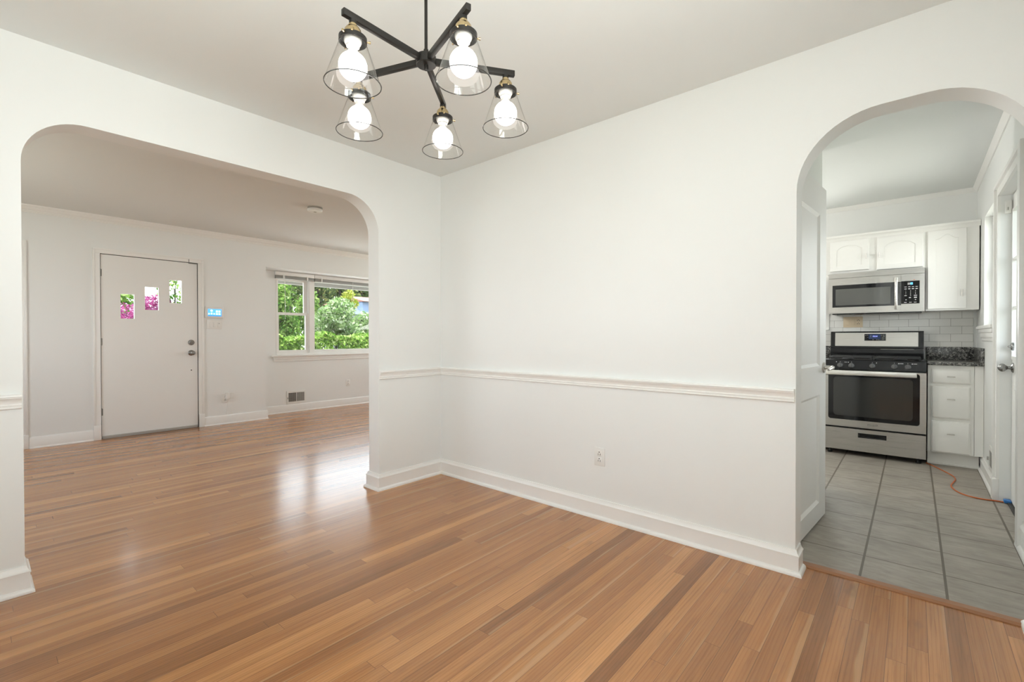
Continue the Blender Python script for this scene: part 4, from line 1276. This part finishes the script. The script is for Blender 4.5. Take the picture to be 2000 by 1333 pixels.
# sloping control panel with five knobs
done(B().prism([(2.874, 0.812), (2.905, 0.806), (2.960, 0.806), (2.960, 0.903), (2.905, 0.903), (2.890, 0.897)], 'yz', SX0 - 0.001, SX1 + 0.001), 'control_panel', 'black', st, smooth=False)
for i, x in enumerate((2.424, 2.511, 2.666, 2.823, 2.915)):
    bb = B().lathe([(0, 0), (0.0235, 0), (0.0235, 0.006), (0.0205, 0.010), (0.019, 0.026), (0.016, 0.028), (0, 0.028)], (x, 2.879, 0.846), (0, -1, 0.15), 24)
    bb.box(x - 0.0045, x + 0.0045, 2.842, 2.856, 0.832, 0.872, 0.002)
    kb = done(bb, 'knob', 'knob', st)
    done(B().box(x - 0.0012, x + 0.0012, 2.8845, 2.8865, 0.877, 0.883), 'dial_mark', 'legend', kb, smooth=False)
    if i == 0:
        done(B().cyl((x - 0.030, 2.8843, 0.879), (x - 0.030, 2.8860, 0.879), 0.004, n=10), 'burner_symbol', 'legend', kb, smooth=False)
    if i == 1:
        done(B().box(x - 0.027, x - 0.021, 2.8845, 2.8865, 0.874, 0.881), 'burner_symbol', 'legend', kb, smooth=False)
        done(B().box(x - 0.056, x - 0.034, 2.8845, 2.8865, 0.876, 0.879), 'lettering', 'legend', kb, smooth=False)
    if i == 2:
        done(B().box(x + 0.027, x + 0.033, 2.8845, 2.8865, 0.874, 0.881), 'burner_symbol', 'legend', kb, smooth=False)
    if i > 2:
        done(B().box(x + 0.026, x + 0.034, 2.8845, 2.8865, 0.873, 0.880), 'burner_symbol', 'legend', kb, smooth=False)
        done(B().box(x + 0.037, x + 0.062, 2.8845, 2.8865, 0.875, 0.8785), 'lettering', 'legend', kb, smooth=False)
# cooktop, burners and grates
done(B().box(SX0, SX1, 2.900, 3.535, 0.858, 0.903, 0.004), 'cooktop', 'black', st)
for x, y, r in ((2.47, 3.05, 0.045), (2.86, 3.05, 0.050), (2.47, 3.30, 0.038), (2.86, 3.30, 0.040), (2.665, 3.18, 0.034)):
    bn = done(B().lathe([(0, 0.903), (r, 0.903), (r, 0.910), (r * 0.8, 0.914), (0, 0.915)], (x, y, 0.0), n=28), 'burner', 'castiron', st)
for x0, x1 in ((SX0 + 0.035, (SX0 + SX1) / 2 - 0.004), ((SX0 + SX1) / 2 + 0.004, SX1 - 0.035)):
    bb = B()
    for y in (2.945, 3.175, 3.405):
        bb.box(x0, x1, y - 0.006, y + 0.006, 0.917, 0.929, 0.002)
    for x in (x0 + 0.006, (x0 + x1) / 2, x1 - 0.006):
        bb.box(x - 0.006, x + 0.006, 2.945, 3.405, 0.917, 0.929, 0.002)
    for x in (x0 + 0.006, x1 - 0.006):
        for y in (2.945, 3.175, 3.405):
            bb.box(x - 0.006, x + 0.006, y - 0.006, y + 0.006, 0.902, 0.918)
    done(bb, 'grate', 'castiron', st)
# backguard
bgd = done(B().prism([(3.455, 0.900), (3.452, 0.955), (3.455, 1.000), (3.462, 1.005), (3.480, 1.165), (3.487, 1.173), (3.535, 1.173), (3.535, 0.900)], 'yz', 2.283, 3.0275), 'backguard', 'black', st, smooth=False)
sl = (3.480 - 3.462) / (1.165 - 1.005)


def slab_on_guard(x0, x1, z0, z1, out, th, name, mat, parent):
    f = lambda z: 3.462 + sl * (z - 1.005) - out
    bb = B().prism([(f(z0), z0), (f(z1), z1), (f(z1) + th, z1), (f(z0) + th, z0)], 'yz', x0, x1)
    return done(bb, name, mat, parent, smooth=False)


slab_on_guard(2.322, 2.987, 1.022, 1.160, 0.003, 0.006, 'steel_fascia', 'steel', bgd)
dsp = slab_on_guard(2.570, 2.742, 1.078, 1.147, 0.0045, 0.004, 'clock_display', 'blackglass', bgd)
slab_on_guard(2.605, 2.700, 1.094, 1.143, 0.0050, 0.001, 'display_glow', 'clockglow', bgd)
text_mesh('10:54', 0.0185, 'clock', bgd, 'clock_digits', PL(2.655, 3.4688, 1.122, 83.6))
bb = B()
for x, z in ((2.581, 1.133), (2.596, 1.134), (2.597, 1.112), (2.705, 1.134), (2.722, 1.134), (2.726, 1.122), (2.720, 1.105), (2.720, 1.090), (2.640, 1.088), (2.671, 1.088), (2.686, 1.087), (2.622, 1.130), (2.622, 1.119)):
    f = 3.462 + sl * (z - 1.005) - 0.0052
    bb.box(x - 0.004, x + 0.004, f - 0.0003, f + 0.001, z - 0.002, z + 0.002)
done(bb, 'display_lettering', 'grille', bgd, smooth=False)
done(B().box(2.700, 2.958, 3.440, 3.452, 0.990, 0.9935, 0.001), 'vent_lip', 'grille', bgd)

# ------------------------------------------------------------------ microwave
MX0, MX1, MZ0, MZ1 = 2.293, 3.0285, 1.353, 1.7555


def bow(x):
    return 3.200 - 0.022 * (1 - ((x - (MX0 + MX1) / 2) / ((MX1 - MX0) / 2)) ** 2)


def bow_panel(x0, x1, z0, z1, out, th, n=18):
    xs = [x0 + (x1 - x0) * i / n for i in range(n + 1)]
    return [(x, bow(x) - out) for x in xs] + [(x, bow(x) - out + th) for x in xs[::-1]], z0, z1


mw = thing('microwave', 'stainless over-range microwave under the two-door wall cabinet', 'microwave', ((MX0 + MX1) / 2, 3.4, MZ0))
done(B().box(MX0, MX1, 3.235, 3.548, MZ0 + 0.008, MZ1), 'case', 'steel', mw, smooth=False)
done(B().box(MX0 + 0.03, MX1 - 0.02, 3.22, 3.54, MZ0 - 0.010, MZ0 + 0.008), 'underside', 'black', mw, smooth=False)
bb = B().box(2.36, 2.50, 3.26, 3.36, MZ0 - 0.014, MZ0 - 0.010).box(2.62, 2.78, 3.26, 3.46, MZ0 - 0.014, MZ0 - 0.010).box(2.84, 2.98, 3.26, 3.36, MZ0 - 0.014, MZ0 - 0.010)
done(bb, 'grease_filter', 'grille', mw, smooth=False)
o, z0, z1 = bow_panel(MX0, MX1, 1.707, MZ1, 0, 0.036)
done(B().prism(o, 'xy', z0, z1), 'vent_strip', 'steel', mw, angle=25)
o, z0, z1 = bow_panel(MX0, 2.861, MZ0, 1.704, 0, 0.036)
md = done(B().prism(o, 'xy', z0, z1), 'door', 'steel', mw, angle=25)
o, z0, z1 = bow_panel(2.326, 2.861, 1.414, 1.636, 0.0008, 0.002)
done(B().prism(o, 'xy', z0, z1), 'door_glass', 'blackglass', md, angle=25)
o, z0, z1 = bow_panel(2.352, 2.784, 1.434, 1.596, 0.0014, 0.001)
done(B().prism(o, 'xy', z0, z1), 'window', 'micwin', md, angle=25)
zs = [1.380 + (1.672 - 1.380) * i / 14 for i in range(15)]
bb = B().tube([(2.826, bow(2.826) - 0.012 - 0.026 * math.sin(PI * i / 14) ** 0.7, z) for i, z in enumerate(zs)], 0.0125, 14)
bb.cyl((2.826, bow(2.826), 1.386), (2.826, bow(2.826) - 0.014, 1.386), 0.010, n=12).cyl((2.826, bow(2.826), 1.666), (2.826, bow(2.826) - 0.014, 1.666), 0.010, n=12)
done(bb, 'handle', 'steel2', md)
o, z0, z1 = bow_panel(2.863, MX1, MZ0, 1.704, 0, 0.036)
mp = done(B().prism(o, 'xy', z0, z1), 'control_side', 'steel', mw, angle=25)
o, z0, z1 = bow_panel(2.863, 2.993, 1.427, 1.639, 0.0008, 0.002)
kp = done(B().prism(o, 'xy', z0, z1), 'keypad', 'blackglass', mp, angle=25)


def on_bow(items, name, mat, parent, out=0.0016):
    bb = B()
    for x0, x1, z0, z1 in items:
        yy = min(bow(x0), bow(x1)) - out
        bb.box(x0, x1, yy, yy + 0.0012, z0, z1)
    return done(bb, name, mat, parent, smooth=False)


on_bow([(2.908, 2.928, 1.604, 1.623)], 'display', 'grille', mp)
on_bow([(2.928, 2.945, 1.604, 1.624)], 'display_light', 'lcd', mp)
leg = []
for i in range(4):
    x = 2.886 + i * 0.026
    leg += [(x, x + 0.016, 1.582, 1.586), (x, x + 0.016, 1.562, 1.568)]
leg += [(2.884, 2.902, 1.437, 1.442), (2.920, 2.938, 1.437, 1.441), (2.953, 2.972, 1.437, 1.441), (2.918, 2.932, 1.480, 1.487), (2.954, 2.974, 1.480, 1.489), (2.893, 2.902, 1.461, 1.466), (2.960, 2.969, 1.461, 1.466)]
on_bow(leg, 'key_lettering', 'legend', mp)
dig = {0: ('1', '4', '7'), 1: ('2', '5', '8', '0'), 2: ('3', '6', '9')}
for c_, ds in dig.items():
    for r_, ch_ in enumerate(ds):
        x = 2.895 + c_ * 0.0345
        text_mesh(ch_, 0.012, 'legend', mp, 'key_digit', PL(x, bow(x) - 0.0022, 1.546 - r_ * 0.0145))
on_bow([(2.953, 2.975, 1.500, 1.505), (2.886, 2.903, 1.500, 1.505)], 'key_lettering', 'legend', mp)
on_bow([(2.948, 2.960, 1.646, 1.650)], 'sticker', 'orange', mp, 0.001)

# ------------------------------------------------------------------ extension cord
pts = [(3.0432, 2.975), (3.0450, 2.962), (3.060, 2.930), (3.107, 2.822), (3.165, 2.676), (3.190, 2.600), (3.203, 2.530), (3.202, 2.455), (3.186, 2.360), (3.170, 2.260), (3.173, 2.180), (3.195, 2.091), (3.225, 2.035), (3.265, 2.003), (3.320, 1.990), (3.375, 2.000), (3.418, 1.998)]


def smooth_path(p, n=6):
    out = []
    for i in range(len(p) - 1):
        p0, p1, p2, p3 = p[max(i - 1, 0)], p[i], p[i + 1], p[min(i + 2, len(p) - 1)]
        for k in range(n):
            t_ = k / n
            out.append(tuple(0.5 * (2 * p1[j] + (p2[j] - p0[j]) * t_ + (2 * p0[j] - 5 * p1[j] + 4 * p2[j] - p3[j]) * t_ ** 2 + (3 * p1[j] - p0[j] - 3 * p2[j] + p3[j]) * t_ ** 3) for j in range(2)))
    return out + [p[-1]]


t = thing('extension_cord', 'thin orange extension cord with a blue plug curving over the kitchen tile', 'extension cord', (3.2, 2.4, 0.0))
done(B().tube([(x, y, 0.0045) for x, y in smooth_path(pts)], 0.0042, 10), 'cord', 'orange', t)
done(B().box(3.414, 3.450, 1.975, 2.018, 0.003, 0.026, 0.006, 3), 'plug', 'blue', t)

# ------------------------------------------------------------------ outdoors
struct(B().box(-60, 12, -20, 24, -0.75, -0.55), 'ground', 'grass', 'green lawn outside the house', 'lawn', smooth=False)
# roof, its eaves deepened to keep sun out of the windows, and porch
bb = B().box(-4.9, 4.6, -4.3, 4.7, 2.62, 2.72).box(-5.25, -4.9, -4.3, 4.7, 2.30, 2.72)
struct(bb, 'roof', 'roof', 'flat roof slab over the whole house, eaves deepened to block sun', 'roof', smooth=False)
bb = B().box(-5.22, -4.25, -4.2, 4.6, 2.16, 2.24).box(-5.22, -5.14, -4.2, 4.6, 2.035, 2.30)
struct(bb, 'trim_7', 'stucco', 'pale porch soffit and beam seen through the bay window', 'soffit', smooth=False)
t = thing('porch_light', 'dark flat light fixture under the porch soffit outside the narrow sash', 'light', (-4.75, 0.72, 2.10))
done(B().box(-4.84, -4.62, 0.66, 0.90, 2.120, 2.160, 0.006), 'housing', 'bark', t)
done(B().box(-4.82, -4.64, 0.68, 0.88, 2.108, 2.121, 0.003), 'lens', 'grille', t)


def leaves(bb, c, r, n, size, shell=0.55, squash=0.5):
    """a cloud of small two-triangle leaves filling an ellipsoid"""
    for _ in range(n):
        while True:
            p = Vector((random.uniform(-1, 1), random.uniform(-1, 1), random.uniform(-1, 1)))
            if shell < p.length < 1 or (p.length < 1 and random.random() < 0.25):
                break
        q = Vector((c[0] + p.x * r[0], c[1] + p.y * r[1], c[2] + p.z * r[2]))
        d = Vector((random.gauss(0, 1), random.gauss(0, 1), random.gauss(0, 1) * 0.8)).normalized()
        e = d.orthogonal().normalized()
        e = Matrix.Rotation(random.uniform(0, 6.28), 3, d) @ e
        s_ = size * random.uniform(0.6, 1.4)
        f = d.cross(e) * s_ * squash
        e = e * s_
        bb.quad([q - e, q + f, q + e, q - f])


def tree(name, label, cat, base_pt, height, crown, n, size, mat, lean=(0, 0), trunk_r=0.06, group=None, clumps=7, branches=5):
    x, y, z = base_pt
    t = thing(name, label, cat, base_pt, group=group)
    top = Vector((x + lean[0], y + lean[1], z + height))
    bb = B().tube([(x, y, z), (x + lean[0] * 0.3 + 0.02, y + lean[1] * 0.3, z + height * 0.35), (x + lean[0] * 0.7, y + lean[1] * 0.7 + 0.03, z + height * 0.7), top], [trunk_r, trunk_r * 0.85, trunk_r * 0.6, trunk_r * 0.3], 10)
    cs = []
    for k in range(clumps):
        a = k * 2.4
        rr = 0.62 * math.sqrt((k + 0.5) / clumps)
        cz = top.z + crown[2] * (0.55 - 1.1 * ((k * 0.618) % 1.0))
        c = Vector((top.x + math.cos(a) * rr * crown[0], top.y + math.sin(a) * rr * crown[1], cz))
        cs.append(c)
    for c in cs[:branches]:
        s0 = Vector((x + lean[0] * 0.5, y + lean[1] * 0.5, z + height * 0.5))
        mid = (s0 + c) / 2 + Vector((0, 0, 0.08 * height))
        bb.tube([s0, mid, c], [trunk_r * 0.5, trunk_r * 0.35, trunk_r * 0.12], 7)
    done(bb, 'trunk', 'bark', t)
    lf = B()
    for c in cs:
        leaves(lf, c, (crown[0] * 0.55, crown[1] * 0.55, crown[2] * 0.5), n // clumps, size)
    done(lf, 'foliage', mat, t, smooth=False)
    return t


def hedge(name, label, x0, x1, y0, y1, z0, z1, n, size, mat):
    t = thing(name, label, 'hedge', ((x0 + x1) / 2, (y0 + y1) / 2, z0))
    bb = B()
    for i in range(9):
        y = y0 + (y1 - y0) * (i + 0.5) / 9
        bb.tube([((x0 + x1) / 2, y, z0), ((x0 + x1) / 2 + 0.05, y + 0.05, (z0 + z1) / 2), ((x0 + x1) / 2, y + 0.1, z1 - 0.15)], [0.03, 0.02, 0.01], 6)
    done(bb, 'stems', 'bark', t)
    lf = B()
    for _ in range(n):
        u, v, h = random.random(), random.random(), random.random() ** 0.75
        y = y0 + (y1 - y0) * u
        top = z1 + 0.06 * math.sin(y * 4.1) + 0.04 * math.sin(y * 9.7)
        face = random.random() < 0.6
        x = x1 - abs(random.gauss(0, 0.06)) if face else x0 + (x1 - x0) * v
        zz = z0 + (top - z0) * h if face else top - abs(random.gauss(0, 0.06))
        q = Vector((x, y, zz))
        d = Vector((0.6 + random.gauss(0, 0.6), random.gauss(0, 0.7), 0.5 + random.gauss(0, 0.6))).normalized()
        e = Matrix.Rotation(random.uniform(0, 6.28), 3, d) @ d.orthogonal().normalized()
        s_ = size * random.uniform(0.6, 1.4)
        f = d.cross(e) * s_ * 0.5
        e = e * s_
        lf.quad([q - e, q + f, q + e, q - f])
    done(lf, 'foliage', mat, t, smooth=False)


struct(B().box(-8.2, -4.26, -6, 9, -0.56, -0.50), 'path', 'concrete', 'unseen pale concrete driveway added to bounce light indoors', 'driveway', smooth=False)  # unseen slab added to bounce sunlight onto the living room ceiling
hedge('hedge', 'bright green clipped hedge along the front of the living room window', -9.3, -8.4, 0.6, 8.5, -0.55, 1.16, 17000, 0.055, 'leaf_hedge')
hedge('hedge', 'tall back hedge closing the view behind the shrubs', -16.2, -15.2, 2.6, 7.15, -0.55, 1.95, 8500, 0.085, 'leaf_mid')
tree('shrub', 'pale green leafy shrub behind the hedge in the middle of the wide pane', 'shrub', (-10.9, 5.05, -0.55), 1.95, (1.0, 0.80, 0.95), 4200, 0.06, 'leaf_pale')
tree('shrub', 'pale green shrub behind the hedge at the right of the wide pane', 'shrub', (-12.0, 6.75, -0.55), 1.75, (0.95, 0.95, 0.85), 3600, 0.065, 'leaf_pale')
tree('young_tree', 'green young tree filling the narrow sash of the bay window', 'tree', (-10.4, 3.05, -0.55), 2.20, (0.62, 0.50, 1.15), 3600, 0.055, 'leaf_mid', trunk_r=0.05)
tree('young_tree', 'small green tree beside the window mullion, behind the hedge', 'tree', (-13.0, 5.10, -0.55), 2.35, (0.7, 0.50, 0.95), 2600, 0.06, 'leaf_mid', trunk_r=0.05)
tree('young_tree', 'yellow-green sapling in front of the blue neighbour house', 'tree', (-14.0, 7.22, -0.55), 3.15, (0.42, 0.36, 0.42), 600, 0.05, 'leaf_yellow', trunk_r=0.035)
tree('tree', 'large dark leaning tree behind the shrubs, left in the wide pane', 'tree', (-22.5, 10.9, -0.55), 4.1, (1.5, 1.5, 1.3), 1500, 0.12, 'leaf_dark', lean=(0.3, -0.9), trunk_r=0.24, clumps=11, branches=10)
tree('tree', 'large dark upright tree behind the garage roof in the wide pane', 'tree', (-25.5, 13.4, -0.55), 4.6, (1.5, 1.7, 1.4), 1500, 0.13, 'leaf_dark', lean=(0, -0.2), trunk_r=0.26, clumps=11, branches=10)
tree('tree', 'dark olive tree above the neighbour house at the right of the pane', 'tree', (-28.5, 16.6, -0.55), 5.0, (1.5, 1.8, 1.5), 1500, 0.14, 'leaf_dark', trunk_r=0.24, clumps=11, branches=10)
tree('tree', 'distant tall tree seen through the top of the narrow sash', 'tree', (-33.0, 13.3, -0.55), 5.0, (1.7, 1.9, 1.5), 1100, 0.17, 'leaf_mid', trunk_r=0.16, clumps=8, branches=8)
tree('flowering_shrub', 'magenta flowering shrub seen through the lowest door lite', 'shrub', (-9.4, -0.60, -0.55), 1.75, (0.75, 0.62, 0.62), 4200, 0.035, 'petal', trunk_r=0.04)
tree('flowering_shrub', 'magenta flowering shrub seen through the middle door lite', 'shrub', (-11.4, 0.45, -0.55), 2.2, (0.7, 0.55, 0.50), 2200, 0.04, 'petal', trunk_r=0.04)
tree('tree', 'green tree beyond the flowers in the lowest door lite', 'tree', (-16.0, 0.35, -0.55), 2.65, (1.3, 0.90, 0.70), 2000, 0.09, 'leaf_mid', trunk_r=0.09)
tree('tree', 'thin sparse tree against the sky in the highest door lite', 'tree', (-19.5, 2.75, -0.55), 3.6, (1.1, 0.85, 1.0), 360, 0.085, 'leaf_mid', trunk_r=0.06)

hs = thing('house', 'blue neighbour house with a brown roof behind the shrubs', 'house', (-16.5, 10.2, -0.55))
done(B().box(-18.0, -15.0, 8.42, 12.5, -0.55, 2.68), 'siding_wall', 'siding', hs, smooth=False)
done(B().box(-14.99, -14.75, 8.5, 12.5, -0.55, 1.55), 'brick_base', 'brick', hs, smooth=False)
done(B().prism([(-18.4, 2.66), (-14.7, 2.66), (-16.5, 3.0)], 'xz', 8.36, 12.7), 'gable_roof', 'brick', hs, smooth=False)
h2 = thing('garage', 'low garage with a slate blue roof left of the neighbour house', 'garage', (-15.5, 7.8, -0.55))
done(B().box(-16.4, -14.9, 7.45, 8.30, -0.55, 2.12), 'wall', 'white_pale_house', h2, smooth=False)
done(B().prism([(-16.7, 2.08), (-14.6, 2.08), (-15.6, 2.50)], 'xz', 7.25, 8.34), 'gable_roof', 'roof', h2, smooth=False)
